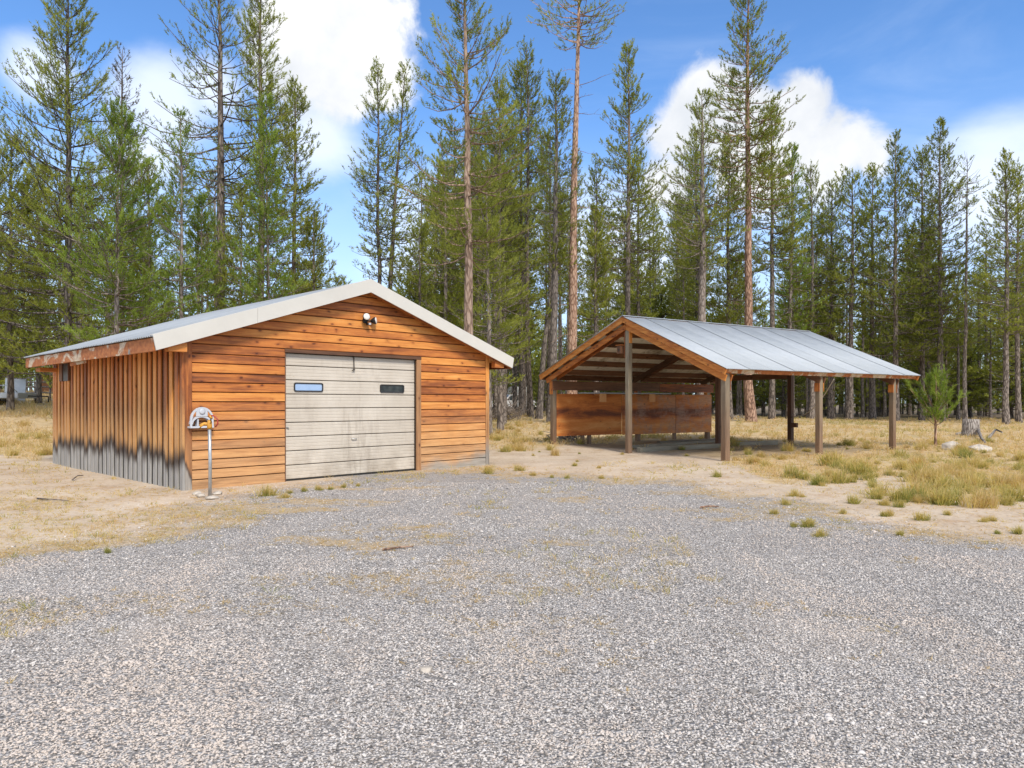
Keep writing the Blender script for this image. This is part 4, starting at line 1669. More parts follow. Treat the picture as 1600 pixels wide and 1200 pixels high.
KINDS = {}


def hero(key, u, Y, vtop, vcb, Rpx, label, bark='bark_grey', leaf='needles', tpx=9, group=None, ub=None, **kw):
    """a tree of its own: u/Y where it stands, vtop/vcb rows of its top and crown foot, widths in photo px"""
    p = at(u, Y)
    m_px = Y / F
    H = EYE + (HZ - vtop) * m_px - p.z
    cb = max(.6, EYE + (HZ - vcb) * m_px - p.z)
    lean = ((ub - u) * m_px, 0) if ub is not None else (0, 0)
    nl = kw.pop('nl', .085 + Y * .0014)
    nw = kw.pop('nw', .014 + Y * .00054)
    KINDS[key] = pine_meshes(key, sum(ord(ch) * (i + 3) for i, ch in enumerate(key)), H, cb, Rpx * m_px, tr=tpx * m_px / 2, lean=lean, nl=nl, nw=nw, **kw)
    return plant(key, bark, leaf, p, 1.0, 0.0, label, group)


# left of and behind the garage
hero('a1', 107, 31, -40, 590, 105, 'tall full pine left of the garage, its top leaving the photo', prof='cone', dens=1.62, tpx=13, dead=14, bark='bark_dark')
hero('a2', 16, 34, 215, 560, 84, 'broad dark pine at the far left edge behind the grey trailer', prof='cone', dens=1.56, tpx=9, dead=8, bark='bark_grey')
hero('a3', 182, 27, 172, 540, 78, 'bushy bright green young pine directly behind the garage roof left end', leaf='needles_young', prof='cone', dens=2.21, tpx=9, dead=3, up=.15)
hero('a4', 192, 37, 76, 330, 34, 'half-dead pine with a brown drooping bare top at upper left', leaf='needles_brown', prof='open', dens=0.72, tpx=8, dead=26, bare_top=.45)
hero('a5', 283, 28, 183, 500, 44, 'slim young pine with open whorled branches above the garage roof', leaf='needles_young', prof='cone', dens=1.23, tpx=6, dead=4, up=.2, step=.5)
hero('a6', 342, 33, -70, 330, 88, 'thick grey-trunked pine with bare hooked limbs on its left side', prof='open', dens=0.81, tpx=17, dead=34, dead_len=1.3, step=.5)
hero('a7', 407, 36, -60, 500, 58, 'tall shaggy pine right of the thick grey trunk', prof='dense', dens=1.49, tpx=13, dead=10)
hero('a8', 462, 39, 128, 490, 46, 'pine at the left rim of the blue sky gap above the garage', prof='dense', dens=1.49, tpx=9, dead=8)
hero('a9', 420, 29, 166, 540, 42, 'young light green pine in front of the tall shaggy pine', leaf='needles_young', prof='cone', dens=1.69, tpx=6, dead=3, up=.15)
hero('a10', 232, 36, 255, 520, 50, 'dense mid-green pine between bushy young pine and the slim one', prof='cone', dens=1.69, tpx=8, dead=6)
hero('a11', 318, 30, 315, 560, 40, 'short young pine at the foot of the thick grey trunk', leaf='needles_young', prof='cone', dens=1.56, tpx=5, dead=2, up=.15)
hero('a12', 375, 32, 300, 560, 46, 'short dense pine between thick grey trunk and shaggy pine', prof='cone', dens=1.69, tpx=6, dead=4)
hero('a13', 490, 37, 330, 560, 34, 'low pine just left of the sky gap over the garage ridge', prof='cone', dens=1.49, tpx=6, dead=4)
hero('a14', -60, 30, 120, 580, 100, 'large pine cut off by the left edge of the photo', prof='cone', dens=1.56, tpx=12, dead=8)
hero('a15', 60, 40, 260, 590, 70, 'dark pine filling the gap under the tall left pine', prof='cone', dens=1.56, tpx=8, dead=6)
# between garage ridge and carport
hero('b1', 594, 34, 103, 430, 40, 'left one of the slim twin pines rising behind the garage ridge', prof='cone', dens=0.98, tpx=8, dead=14, ub=590, bark='bark_dark')
hero('b2', 603, 35, 110, 420, 44, 'right one of the slim twin pines, leaning away from its neighbour', prof='open', dens=.9, tpx=9, dead=14, ub=634, bark='bark_dark')
hero('b3', 731, 25, -60, 400, 96, 'big brown-orange-barked pine rising behind the right slope of the garage roof', bark='bark_brown', prof='open', dens=1.9, tpx=17, dead=8, step=.48, dead_len=.7, ub=722)
hero('b4', 782, 34, 128, 560, 56, 'dense dark green pine right of the big orange-barked pine', prof='dense', dens=1.49, tpx=9, dead=8)
hero('b5', 655, 33, 355, 600, 46, 'low bushy pine showing over the right roof slope of the garage', prof='cone', dens=1.49, tpx=6, dead=4)
hero('b6', 696, 36, 250, 560, 52, 'mid-height pine directly left of the big orange-barked pine', prof='dense', dens=1.15, tpx=8, dead=10)
hero('b7', 764, 30, 300, 600, 50, 'dark low pine whose skirt fills the gap beside the garage corner', prof='dense', dens=1.49, tpx=9, dead=6)
hero('b8', 815, 50, 100, 430, 40, 'slim grey-trunked pine, leftmost of the bare trunks in the gap between buildings', prof='column', dens=1.03, tpx=8, dead=16, bark='bark_dark')
hero('b9', 829, 48, 70, 400, 36, 'slim straight pine second from left in the gap between buildings', prof='column', dens=.8, tpx=9, dead=16)
hero('b10', 862, 40, 118, 420, 36, 'dark scorched pine close left of the orange trunk by the carport', prof='column', dens=0.92, tpx=14, dead=22, bark='bark_dark')
hero('b11', 842, 46, 330, 500, 24, 'black pine leaning right in the gap left of the carport', prof='column', dens=0.69, tpx=10, dead=14, bark='bark_dark', ub=880)
hero('b12', 893, 40, -90, 75, 58, 'tall orange-barked pine with bare hooked limbs behind the carport left slope', bark='bark_orange', prof='open', dens=0.69, tpx=16, dead=40, dead_len=1.6, ub=905)
hero('b13', 983, 46, 70, 440, 50, 'pointed pine alone against blue sky above the carport ridge', prof='cone', dens=1.15, tpx=10, dead=12)
hero('b14', 1096, 40, 148, 420, 58, 'pine with a split pale trunk in front of the white cloud', prof='open', dens=1.09, tpx=15, dead=20)
hero('b15', 1174, 46, -50, 330, 62, 'tallest pale-trunked pine behind the middle of the carport roof', bark='bark_orange', prof='open', dens=1.32, tpx=14, dead=16, ub=1170)
hero('b16', 1206, 52, 165, 420, 44, 'shaggy pine close right of the tallest pale trunk', prof='dense', dens=1.26, tpx=9, dead=10)
hero('b17', 930, 44, 330, 560, 38, 'bushy low pine right of the orange trunk by the carport', prof='dense', dens=1.49, tpx=7, dead=8)
hero('b18', 1140, 50, 235, 540, 50, 'dense green pine left of the tallest pale trunk', prof='dense', dens=1.38, tpx=9, dead=8)
# right hand forest edge, tops against the sky
hero('c1', 1233, 54, 232, 540, 38, 'pine top just right of the tall shaggy pine against white cloud', leaf='needles_young', prof='cone', dens=.9, tpx=8, dead=14)
hero('c2', 1268, 56, 260, 540, 34, 'narrow pine under the right flank of the white cloud', prof='column', dens=.8, tpx=8, dead=14)
hero('c3', 1298, 58, 288, 540, 34, 'shorter pine in the dip of the right hand treeline', prof='column', dens=.8, tpx=8, dead=14)
hero('c4', 1327, 55, 270, 520, 40, 'twin-topped pine in the middle of the right hand treeline', prof='column', dens=.9, tpx=9, dead=14)
hero('c5', 1364, 58, 264, 540, 32, 'thin pine left of the broad peaked one on the right', prof='column', dens=.95, tpx=8, dead=14)
hero('c6', 1400, 53, 211, 560, 46, 'broad peaked pine standing third from the right end of the treeline', prof='cone', dens=.95, tpx=9, dead=14)
hero('c7', 1440, 55, 236, 560, 40, 'pine wedged left of the highest one in the right treeline', prof='column', dens=.9, tpx=8, dead=14)
hero('c8', 1472, 52, 192, 560, 52, 'highest full pine of the right hand treeline', prof='cone', dens=.95, tpx=9, dead=14)
hero('c9', 1508, 50, 248, 330, 22, 'nearly bare snag right of the highest pine in the treeline', prof='column', dens=.25, tpx=6, dead=26, bare_top=.7, dead_len=1.4)
hero('c10', 1572, 47, 243, 520, 46, 'open pine standing alone near the right edge of the photo', prof='cone', dens=.95, tpx=9, dead=24, dead_len=1.3)
hero('c11', 1592, 49, 266, 520, 36, 'second stem close behind the lone pine at the right edge', prof='column', dens=.8, tpx=8, dead=20)
hero('c12', 1650, 50, 200, 560, 55, 'pine standing just outside the right edge of the photo', prof='cone', dens=1.2, tpx=9, dead=12)

# forest behind: shared kinds
for i in range(5):
    KINDS['lodge%d' % i] = pine_meshes('lodge', 300 + i, 21, [9, 11, 7, 12, 10][i], [1.5, 1.3, 1.7, 1.2, 1.6][i], 'column', [.9, .75, 1., .7, .9][i], .17, [26, 30, 22, 34, 28][i],
                                       B=11, nl=.18, nw=.046, step=.42, dead_len=1.3)
for i in range(4):
    KINDS['bush%d' % i] = pine_meshes('bush', 340 + i, 8, .7, [1.5, 1.8, 1.3, 1.6][i], 'cone', 1.25, .09, 6, B=11, nl=.17, nw=.040, step=.38, up=.12)
for i in range(2):
    KINDS['pole%d' % i] = pine_meshes('pole', 360 + i, 15, 12, .8, 'column', .6, .10, 34, B=10, nl=.18, nw=.045, step=.5, dead_len=1.7)
FR = np.random.default_rng(77)


WHERE_T = [(0, 'beyond the left edge of the photo'), (60, 'at the far left edge'), (140, 'left of the tallest left pine'), (240, 'behind the bushy young pine'), (330, 'left of the thick grey trunk'), (400, 'right of the thick grey trunk'),
           (480, 'behind the tall shaggy pine'), (550, 'in the sky gap over the garage'), (640, 'by the slim twin pines'), (720, 'left of the orange garage pine'), (800, 'right of the orange garage pine'), (850, 'left of the leaning black pine'),
           (900, 'left of the orange carport pine'), (950, 'right of the orange carport pine'), (990, 'behind the carport ridge start'), (1040, 'right of the pointed lone pine'), (1095, 'left of the split-trunk pine'),
           (1140, 'right of the split-trunk pine'), (1175, 'left of the tallest pale trunk'), (1210, 'right of the tallest pale trunk'), (1250, 'behind the rear king post'), (1290, 'behind the carport middle right post'), (1330, 'behind the carport far ridge end'),
           (1370, 'left of the carport end post'), (1410, 'behind the carport end post'), (1450, 'left of the sapling'), (1490, 'behind the sapling'), (1530, 'behind the sawn stump'), (1570, 'left of the lone right pine'),
           (1600, 'behind the lone right pine'), (99999, 'beyond the right edge of the photo')]


def zone(u, table):
    return next(ph for lim, ph in table if u < lim)


def forest(n, u0, u1, y0, y1, v0, v1, kinds, label, group, barks=('bark_grey', 'bark_dark', 'bark_grey'), leafs=('needles',), gap=()):
    k = 0
    while k < n:
        u = FR.uniform(u0, u1)
        if any(a < u < b for a, b in gap):
            continue
        Y = FR.uniform(y0, y1)
        p = at(u, Y)
        vt = FR.uniform(v0, v1)
        H = EYE + (HZ - vt) * Y / F - p.z
        kd = kinds[FR.integers(len(kinds))]
        nom = {'l': 21, 'b': 8, 'p': 15}[kd[0]]
        bk = barks[FR.integers(len(barks))]
        lab = '%s %s %s %s' % ('bigger' if vt < (v0 + v1) / 2 else 'smaller', bk.split('_')[1] + '-barked', label, zone(u, WHERE_T))
        plant(kd, bk, leafs[FR.integers(len(leafs))], p, H / nom, FR.uniform(0, 2 * pi), lab, group, sxy=FR.uniform(.85, 1.15) * (1.45 if kd[0] == 'b' else min(1.25, 21 / max(H, 8)) if H > 0 else 1))
        k += 1


LG = ['lodge%d' % i for i in range(5)]
BU = ['bush%d' % i for i in range(4)]
PO = ['pole%d' % i for i in range(2)]
forest(26, 1195, 1720, 58, 80, 330, 420, LG, 'slender forest pine', 'pines of the right hand forest')
forest(46, 1120, 1720, 54, 92, 380, 480, PO + LG + PO, 'thin pine deep in the shade', 'thin pines deep in the right forest', barks=('bark_dark', 'bark_grey', 'bark_dark'))
forest(34, 1130, 1680, 60, 86, 470, 590, BU, 'low understorey pine', 'understorey pines on the right')
forest(22, 920, 1130, 60, 95, 310, 430, LG + PO, 'distant pine', 'distant pines above the carport')
forest(12, 930, 1130, 62, 85, 440, 560, BU, 'distant young pine', 'young pines behind the carport')
forest(13, 770, 925, 58, 90, 230, 400, LG + PO, 'distant slim pine', 'distant pines between the buildings')
forest(9, 770, 930, 60, 90, 480, 590, BU, 'distant low pine', 'low pines between the buildings')
forest(24, -150, 480, 42, 75, 230, 400, LG, 'distant pine', 'distant pines on the left')
forest(14, -120, 500, 42, 65, 400, 560, BU, 'low bushy pine', 'low pines behind the garage')
forest(9, 510, 740, 42, 62, 425, 500, BU, 'roof-high pine', 'small pines over the garage roof', gap=((545, 600),))
forest(7, 630, 790, 48, 75, 180, 330, LG, 'slim mid-height pine', 'slim pines behind the orange pine')


forest(12, 600, 800, 36, 56, 170, 330, LG, 'mid-height pine', 'mid-height pines behind the garage roof', gap=((560, 640),))
forest(11, 800, 1130, 50, 76, 200, 340, LG, 'mid-height pine', 'mid-height pines behind the carport')


def far_forest():
    """the wood beyond the trees one can tell apart, one mass"""
    rg = np.random.default_rng(55)
    n = 330
    y = rg.uniform(84, 150, n)
    u = rg.uniform(-420, 2050, n)
    x = (u - 800) / F * y
    z = T(x, y)
    gap = (u > 500) & (u < 700)
    H = np.where(gap, rg.uniform(5, 12, n), rg.uniform(9, 23, n)) * np.where(u < 900, .8, 1)
    lines = [(np.array([[a, b, c - .3], [a, b, c + h]]), np.array([.16, .03])) for a, b, c, h in zip(x, y, z, H)]
    TV, TF = tubes_np(lines, 4)
    tag(link('far_trunks', fast_mesh('far_trunks', TV, TF), M['bark_dark']), 'far tree trunks of the deep wood behind both buildings', 'forest', kind='stuff')
    B = 420
    t = rg.uniform(0, 1, (n, B)) ** .9
    low = rg.uniform(.02, .35, n)[:, None]
    zz = low + (1 - low) * t
    r = 1.9 * (1 - t) ** .6 * np.sqrt(rg.uniform(0, 1, (n, B))) + .1
    a = rg.uniform(0, 2 * pi, (n, B))
    pos = np.stack([x[:, None] + r * np.cos(a), y[:, None] + r * np.sin(a), z[:, None] + zz * H[:, None]], -1).reshape(-1, 3)
    d = np.stack([np.cos(a), np.sin(a), .5 + 0 * a], -1).reshape(-1, 3) + rg.normal(0, .3, (n * B, 3))
    V, _ = blades(pos, d, rg, 1, .62, .22, .1)
    tin = np.clip(rg.normal(.55, .18, n * B), 0, 1)
    me = fast_mesh('far_forest', V, np.arange(len(V)).reshape(-1, 3), {'tint': np.repeat(tin, 3)})
    tag(link('far_forest', me, M['needles']), 'distant pine wood that closes the view behind the nearer trees', 'forest', kind='stuff')


far_forest()


# ================================================================ GRASS
def grass_arrays(pos, h, nb, spread, tint, rg, wd=.006, droop=.6, grad=0.0):
    """clumps of bent blades; pos (n,3), h (n,), tint (n,)"""
    n = len(pos)
    ph = rg.uniform(0, 2 * pi, (n, nb))
    out = rg.uniform(0, 1, (n, nb)) ** .7
    hh = h[:, None] * rg.uniform(.5, 1.15, (n, nb))
    ln = spread[:, None] * out
    base = pos[:, None] + np.stack([np.cos(ph) * ln * .25, np.sin(ph) * ln * .25, np.zeros_like(ph) - .01], -1)
    dirh = np.stack([np.cos(ph), np.sin(ph), np.zeros_like(ph)], -1)
    mid = base + dirh * (ln * .35)[..., None] + np.stack([0 * hh, 0 * hh, hh * .62], -1)
    tip = base + dirh * (ln * (1.0))[..., None] + np.stack([0 * hh, 0 * hh, hh * (1 - droop * out * .55)], -1)
    tip += rg.normal(0, .02, tip.shape)
    pa = rg.uniform(0, 2 * pi, (n, nb))
    wv = np.stack([np.cos(pa), np.sin(pa), np.zeros_like(pa)], -1) * np.broadcast_to(np.asarray(wd).reshape(-1, 1), (n, 1))[..., None] * .5
    V = np.stack([base - wv, base + wv, mid + wv * .8, mid - wv * .8, tip], 2).reshape(-1, 3)
    k = np.arange(n * nb)[:, None] * 5
    tri = np.concatenate([k + np.array([[0, 1, 2]]), k + np.array([[0, 2, 3]]), k + np.array([[3, 2, 4]])])
    ti = np.clip(np.repeat(tint, nb) + rg.normal(0, .14, n * nb), 0, 1)
    g5 = np.array([grad, grad, 0, 0, -grad * .6])
    return V, tri, np.clip(np.repeat(ti, 5) + np.tile(g5, n * nb), 0, 1)


def scatter_uv(n, u0, u1, y0, y1, rg, pw=1.0):
    q = rg.uniform(0, 1, n)
    if pw == 1.0:
        y = y0 * (y1 / y0) ** q
    else:
        y = y0 + (y1 - y0) * q
    u = rg.uniform(u0, u1, n)
    x = (u - 800) / F * y
    return x, y


def build_meadow():
    rg = np.random.default_rng(4)
    # pale dry thatch grass of the open ground
    x, y = scatter_uv(27000, -260, 1900, 11, 62, rg)
    f = field_mask(x, y)
    ga, ca = in_building(x, y)
    patch = np.clip((vnoise(x, y, .45, 12) - .32) * 3.2, 0, 1)
    keep = (rg.random(len(x)) < np.clip((f - .30) * 2.0, 0, 1) * (np.where(x > 4, .45, .22) + np.where(x > 4, .55, .78) * patch)) & ~ga & (~ca | (rg.random(len(x)) < .05))
    x, y = x[keep], y[keep]
    pos = np.stack([x, y, T(x, y)], 1)
    h = rg.uniform(.06, .27, len(x)) * (1 + .2 * (y > 30)) * np.clip(y / 24, .5, 1) * np.where(x < -8, 1.35, 1) * np.where(x > 6, .85, 1)
    tint = np.clip(rg.normal(.25, .14, len(x)) + 1.7 * np.clip(vnoise(x, y, .33, 21) - .50, 0, .4) * (1 + (x > 3)), 0, 1)
    V, tri, ti = grass_arrays(pos, h, 10, h * 1.15 + .10, tint, rg, wd=.006 + y * .00042, grad=.15)
    me = fast_mesh('meadow_grass', V, tri, {'tint': ti})
    tag(link('meadow_grass', me, M['grass_pale']), 'dry straw-coloured meadow grass around and behind the two buildings', 'grass', kind='stuff')
    # thin tufts strewn over the gravel edge and the dirt
    x, y = scatter_uv(14000, -100, 1700, 4.6, 18, rg)
    gm = gravel_mask(x, y)
    ga, ca = in_building(x, y)
    nz = vnoise(x, y, .6, 31, 4)
    keep = ~ga & ~ca & (((gm < .8) & (rg.random(len(x)) < np.clip((nz - .42) * 4, 0, .8))) | ((gm >= .8) & (nz > .57) & (rg.random(len(x)) < np.clip(.40 - .05 * x, .06, .5))))
    x, y = x[keep], y[keep]
    pos = np.stack([x, y, T(x, y)], 1)
    h = rg.uniform(.012, .065, len(x)) * rg.choice([.7, 1, 1.6], len(x)) * (1 + .5 * (y > 12))
    tint = np.clip(rg.normal(.40, .28, len(x)), 0, 1)
    V, tri, ti = grass_arrays(pos, h, 9, h * 1.8 + .03, tint, rg, wd=.003 + y * .00036)
    me = fast_mesh('sparse_weeds', V, tri, {'tint': ti})
    tag(link('sparse_weeds', me, M['grass']), 'thin short weeds scattered over the gravel edge and bare dirt', 'weeds', kind='stuff')
    # flat straw and pine needles lying in drifts on the stones and the dirt
    x, y = scatter_uv(24000, -100, 1700, 3.6, 17, rg)
    ga, ca = in_building(x, y)
    lm = litter_mask(x, y) + .25 * (gravel_mask(x, y) < .6)
    keep = ~ga & (rg.random(len(x)) < lm)
    x, y = x[keep], y[keep]
    pos = np.stack([x, y, T(x, y) + .012], 1)
    V, tri, ti = grass_arrays(pos, rg.uniform(.008, .022, len(x)), 6, rg.uniform(.06, .15, len(x)), np.clip(rg.normal(.12, .12, len(x)), 0, 1), rg, wd=.0035 + y * .00042, droop=1.4)
    me = fast_mesh('dry_litter', V, tri, {'tint': ti})
    tag(link('dry_litter', me, M['grass']), 'drifts of fallen straw and pine needles lying on the gravel', 'litter', kind='stuff')


build_meadow()

CLUMPS = []
for i in range(7):
    rg = np.random.default_rng(600 + i)
    n = 13
    a = rg.uniform(0, 2 * pi, n)
    rr = rg.uniform(0, .17, n)
    pos = np.stack([np.cos(a) * rr, np.sin(a) * rr, np.zeros(n)], 1)
    V, tri, ti = grass_arrays(pos, rg.uniform(.16, .40, n), 20, rg.uniform(.14, .36, n), np.full(n, [.12, .40, .58, .80, .50, .34, .65][i]) + rg.normal(0, .1, n), rg, wd=.0085, grad=.42)
    CLUMPS.append(fast_mesh('grass_clump', V, tri, {'tint': ti}))
    CLUMPS[-1].materials.append(M['grass'])


def clump(u, v, s, k, label, group=None):
    p = ground_at(u, v)
    o = link('grass_clump', CLUMPS[k % 7], None, None, p)
    o.rotation_euler = (0, 0, R.uniform(0, 6.28))
    o.scale = (s * R.uniform(.9, 1.3), s * R.uniform(.9, 1.3), s)
    return tag(o, label, 'grass clump', group)


clump(416, 775, .75, 4, 'yellow-green grass clump in front of the garage left of its door')
clump(764, 740, .7, 2, 'small green grass clump at the right front corner of the garage')
clump(1306, 728, 1.55, 1, 'largest yellow-green bunchgrass in front of the middle carport post')
clump(1352, 735, 1.2, 1, 'rounded pale bunchgrass left of the end carport post')
clump(1531, 793, 1.15, 0, 'round straw-brown bunchgrass by itself on the sand at right')
clump(1476, 788, .95, 2, 'dark-rooted green bunchgrass left of the round straw-brown one')
clump(1470, 755, 1.1, 5, 'wide yellow bunchgrass patch near the sand at right')
clump(1507, 752, 1.0, 5, 'yellow bunchgrass beside the wide patch on the sandy strip')
clump(167, 864, .22, 3, 'tiny bright green weed tuft by itself on the left gravel')
clump(858, 690, .9, 1, 'straw clump at the foot of the left carport post')
clump(908, 694, .9, 2, 'green and straw clump inside the left carport bay')
clump(1065, 703, .5, 3, 'little green tuft in front of the carport middle opening')
WHERE_R = [(1180, 'at the front right carport post'), (1225, 'right of the front right carport post'), (1262, 'left of the middle right carport post'), (1300, 'at the middle right carport post'),
           (1345, 'between the last two carport posts'), (1385, 'left of the end carport post'), (1425, 'at the end carport post'), (1460, 'left of the pine sapling'), (1495, 'below the pine sapling'),
           (1535, 'below the sawn stump'), (1570, 'right of the sawn stump'), (9999, 'at the right edge of the photo')]
TINT_WORDS = ['pinkish straw', 'yellow-olive', 'yellow-green', 'green', 'yellow', 'tan-olive', 'light green']


def zone(u, table):
    return next(ph for lim, ph in table if u < lim)


def clump_label(u, v, sz, k):
    size = 'tiny' if sz < .35 else 'small' if sz < .55 else 'middling' if sz < .8 else 'big' if sz < 1.15 else 'huge'
    row = 'far row of' if v < 708 else 'meadow edge' if v < 730 else 'open ground' if v < 755 else 'sandy strip'
    noun = {'far row of': 'grass bunch far back', 'meadow edge': 'grass bunch at meadow edge', 'open ground': 'grass bunch on open dirt', 'sandy strip': 'grass bunch on the sand'}[row]
    return '%s %s %s %s' % (size, TINT_WORDS[k % 7], noun, zone(u, WHERE_R))


CG = 'bunchgrass on the open ground right of the carport'
for i in range(165):
    v = R.uniform(688, 790)
    u = R.uniform(1140, 1640)
    if u < 1150 + (v - 720) * 3.2 and v > 725:
        u = R.uniform(1330, 1640)
    sz, k = float(np.clip(R.lognormal(-.5, .45), .22, 1.1)), int(R.integers(7))
    clump(u, v, sz, k, clump_label(u, v, sz, k), CG)
for i in range(28):
    u, v, sz, k = R.uniform(1180, 1640), R.uniform(768, 838), float(R.uniform(.18, .5)), int(R.integers(1, 5))
    clump(u, v, sz, k, '%s %s tuft on the gravel margin %s' % ('little' if sz < .34 else 'larger', TINT_WORDS[k], zone(u, WHERE_R)), 'small tufts on the sandy strip')
WHERE_C = [(830, 'right of the garage corner'), (870, 'left of the carport'), (930, 'under the left half of the carport gable'), (985, 'left of the king post'), (1050, 'right of the king post'), (9999, 'left of the front right carport post')]
for i in range(26):
    u, v, sz, k = R.uniform(770, 1140), R.uniform(680, 756), float(np.clip(R.lognormal(-.9, .5), .2, .9)), int(R.integers(7))
    clump(u, v, sz, k, '%s %s tuft on the dirt %s' % ('low' if sz < .4 else 'taller', TINT_WORDS[k], zone(u, WHERE_C)), 'tufts in front of the carport')
for i in range(22):
    u, v, sz, k = R.uniform(-20, 82), R.uniform(642, 714), float(R.uniform(.6, 1.3)), int(R.choice([0, 0, 1, 5]))
    clump(u, v, sz, k, '%s %s tuft in pale grass left of the garage, %s' % ('broad' if sz > .95 else 'narrow', TINT_WORDS[k], 'far back' if v < 668 else 'half way' if v < 692 else 'near the dirt'), 'straw tufts left of the garage')
for i in range(20):
    u, v, sz, k = R.uniform(766, 862), R.uniform(655, 706), float(R.uniform(.5, 1.1)), int(R.choice([0, 1, 2, 5]))
    clump(u, v, sz, k, '%s %s tuft between garage and carport, %s' % ('broad' if sz > .8 else 'narrow', TINT_WORDS[k], 'far back' if v < 672 else 'half way' if v < 690 else 'near the dirt'), 'straw tufts between the buildings')
for i, (u, v) in enumerate([(452, 771), (474, 768), (498, 766), (517, 765), (538, 762), (445, 778), (560, 760)]):
    clump(u, v, .26 + .05 * (i % 3), 2 + i % 3, ['first', 'second', 'third', 'fourth', 'fifth', 'frontmost', 'rightmost'][i] + ' low green tuft along the foot of the garage door, counted from left', 'low tufts before the garage door')

# ================================================================ SMALL THINGS
# sapling
p = ground_at(1462, 697)
KINDS['sapling'] = pine_meshes('sapling', 901, EYE + (HZ - 602) * p.y / F - p.z, .70, .62, 'cone', 1.5, .032, 0, B=26, nl=.15, nw=.016, step=.24, up=.75, per=(4, 5))
plant('sapling', 'bark_orange', 'needles_young', p, 1.0, 0, 'bright green pine sapling in the grass right of the carport', name='pine_sapling', cat='sapling')
# stump
p = ground_at(1517, 682)
sh = EYE + (HZ - 655) * p.y / F - p.z
sr = 12 * p.y / F
st = MB()
prof = [(sr * 1.35, -.15), (sr * 1.12, .12), (sr, .35), (sr * .97, sh)]
st.lathe(prof, None, 14)
o = st.build('tree_stump', M['dead_wood'])
o.location = p
tag(o, 'pale sawn tree stump in the grass near the right edge', 'stump')
for u, v, s, lab, k in ((1489, 703, (.42, .28, .24), 'pale flat-topped rock at the foot of the sapling', 1), (1529, 706, (.44, .26, .17), 'low white rock right of the sapling', 2)):
    p = ground_at(u, v)
    tag(link('rock', rock_mesh('rock', *s, 70 + k), M['rock'], None, p + Vector((0, 0, .06))), lab, 'rock', 'rocks beside the sapling')


def stick(pts, r, label, name='branch', mat='dead_wood', cat='branch', group=None):
    a = Vector(pts[0])
    n = len(pts)
    o = MB().tube([Vector(q) - a for q in pts], [r * (1 - .5 * i / (n - 1)) for i in range(n)], 7).build(name, M[mat])
    o.location = a
    return tag(o, label, cat, group)


g1 = lambda u, v, dz=0: ground_at(u, v) + Vector((0, 0, dz))
stick([g1(1528, 682, .3), g1(1533, 690, .16), g1(1540, 695, .05)], .07, 'short bleached root leaning off the right side of the stump')
stick([g1(1545, 689, .12), g1(1556, 682, .3), g1(1566, 683, .2)], .055, 'curved bleached branch in the grass right of the stump')
stick([g1(1495, 680, .05), g1(1505, 679, .08), g1(1516, 680, .05)], .07, 'short white log in front of the stump')
stick([g1(1094, 795, .02), g1(1108, 794, .03), g1(1123, 793.5, .02)], .015, 'reddish stick lying alone on the gravel', 'stick', 'bark_orange', 'stick')
stick([g1(113, 752, .03), g1(121, 748, .06), g1(130, 745, .03)], .014, 'thin grey twig on the dirt left of the garage', 'stick', 'bark_dark', 'stick')
stick([g1(58, 781, .02), g1(75, 783, .03), g1(107, 784, .02)], .013, 'long brown stick on the dirt at lower left of the garage', 'stick', 'bark_dark', 'stick')
stick([g1(598, 861, .015), g1(625, 858, .02), g1(646, 856, .015)], .012, 'thin tan stick on the gravel before the garage door', 'stick', 'bark_orange', 'stick')
p = ground_at(667, 1049)
tag(link('pebble', rock_mesh('pebble', .045, .035, .022, 90), M['rock'], None, p + Vector((0, 0, .012))), 'pale cream pebble lying alone on the near gravel', 'pebble')


def brush(u, v, spread, hgt, n, seed, label, mat='bark_grey', name='brush_pile'):
    rg = np.random.default_rng(seed)
    p = ground_at(u, v)
    lines = []
    for i in range(n):
        a = rg.uniform(0, 2 * pi)
        r0 = rg.uniform(0, spread * .7)
        b = np.array([cos(a) * r0, sin(a) * r0 * .6, rg.uniform(0, hgt * .35)])
        d = rg.normal(0, 1, 3)
        d[2] = abs(d[2]) * .7 + .1
        d /= np.linalg.norm(d)
        L = rg.uniform(.4, 1.1) * hgt * 1.1
        s = np.linspace(0, 1, 5)
        P = b + d * (L * s)[:, None] + np.cumsum(rg.normal(0, .06 * L, (5, 3)), 0) * s[:, None]
        P[:, 2] = np.maximum(P[:, 2], .01)
        lines.append((P, rg.uniform(.010, .030) * (1 - .7 * s)))
    V, Fq = tubes_np(lines, 4)
    me = fast_mesh(name, V, Fq, None, True)
    return tag(link(name, me, M[mat], None, p), label, 'brush pile')


brush(784, 657, 1.7, 1.7, 150, 3, 'tangled pile of dead roots and branches beside the garage right corner', 'bark_grey')
brush(885, 690, 1.3, .7, 60, 4, 'heap of dry twigs against the left carport post', 'dead_wood')
brush(1250, 652, 1.6, .6, 50, 5, 'fallen dead branches at the forest edge behind the carport', 'dead_wood')
brush(1150, 655, 1.6, .5, 40, 6, 'low tangle of dead branches left of the tallest pale trunk', 'dead_wood')
for i, (u, v) in enumerate(((876, 688), (893, 687))):
    p = ground_at(u, v)
    tag(MB().box((-.09, -.09, -.05), (.09, .09, .16), .012).build('concrete_block', M['rock']), ['pale concrete block left in the twigs by the carport post', 'pale concrete block right in the twigs by the carport post'][i], 'block', 'concrete blocks by the carport').location = p
for i, (u, v, s) in enumerate(((30, 700, 1), (210, 700, 1))):
    pass


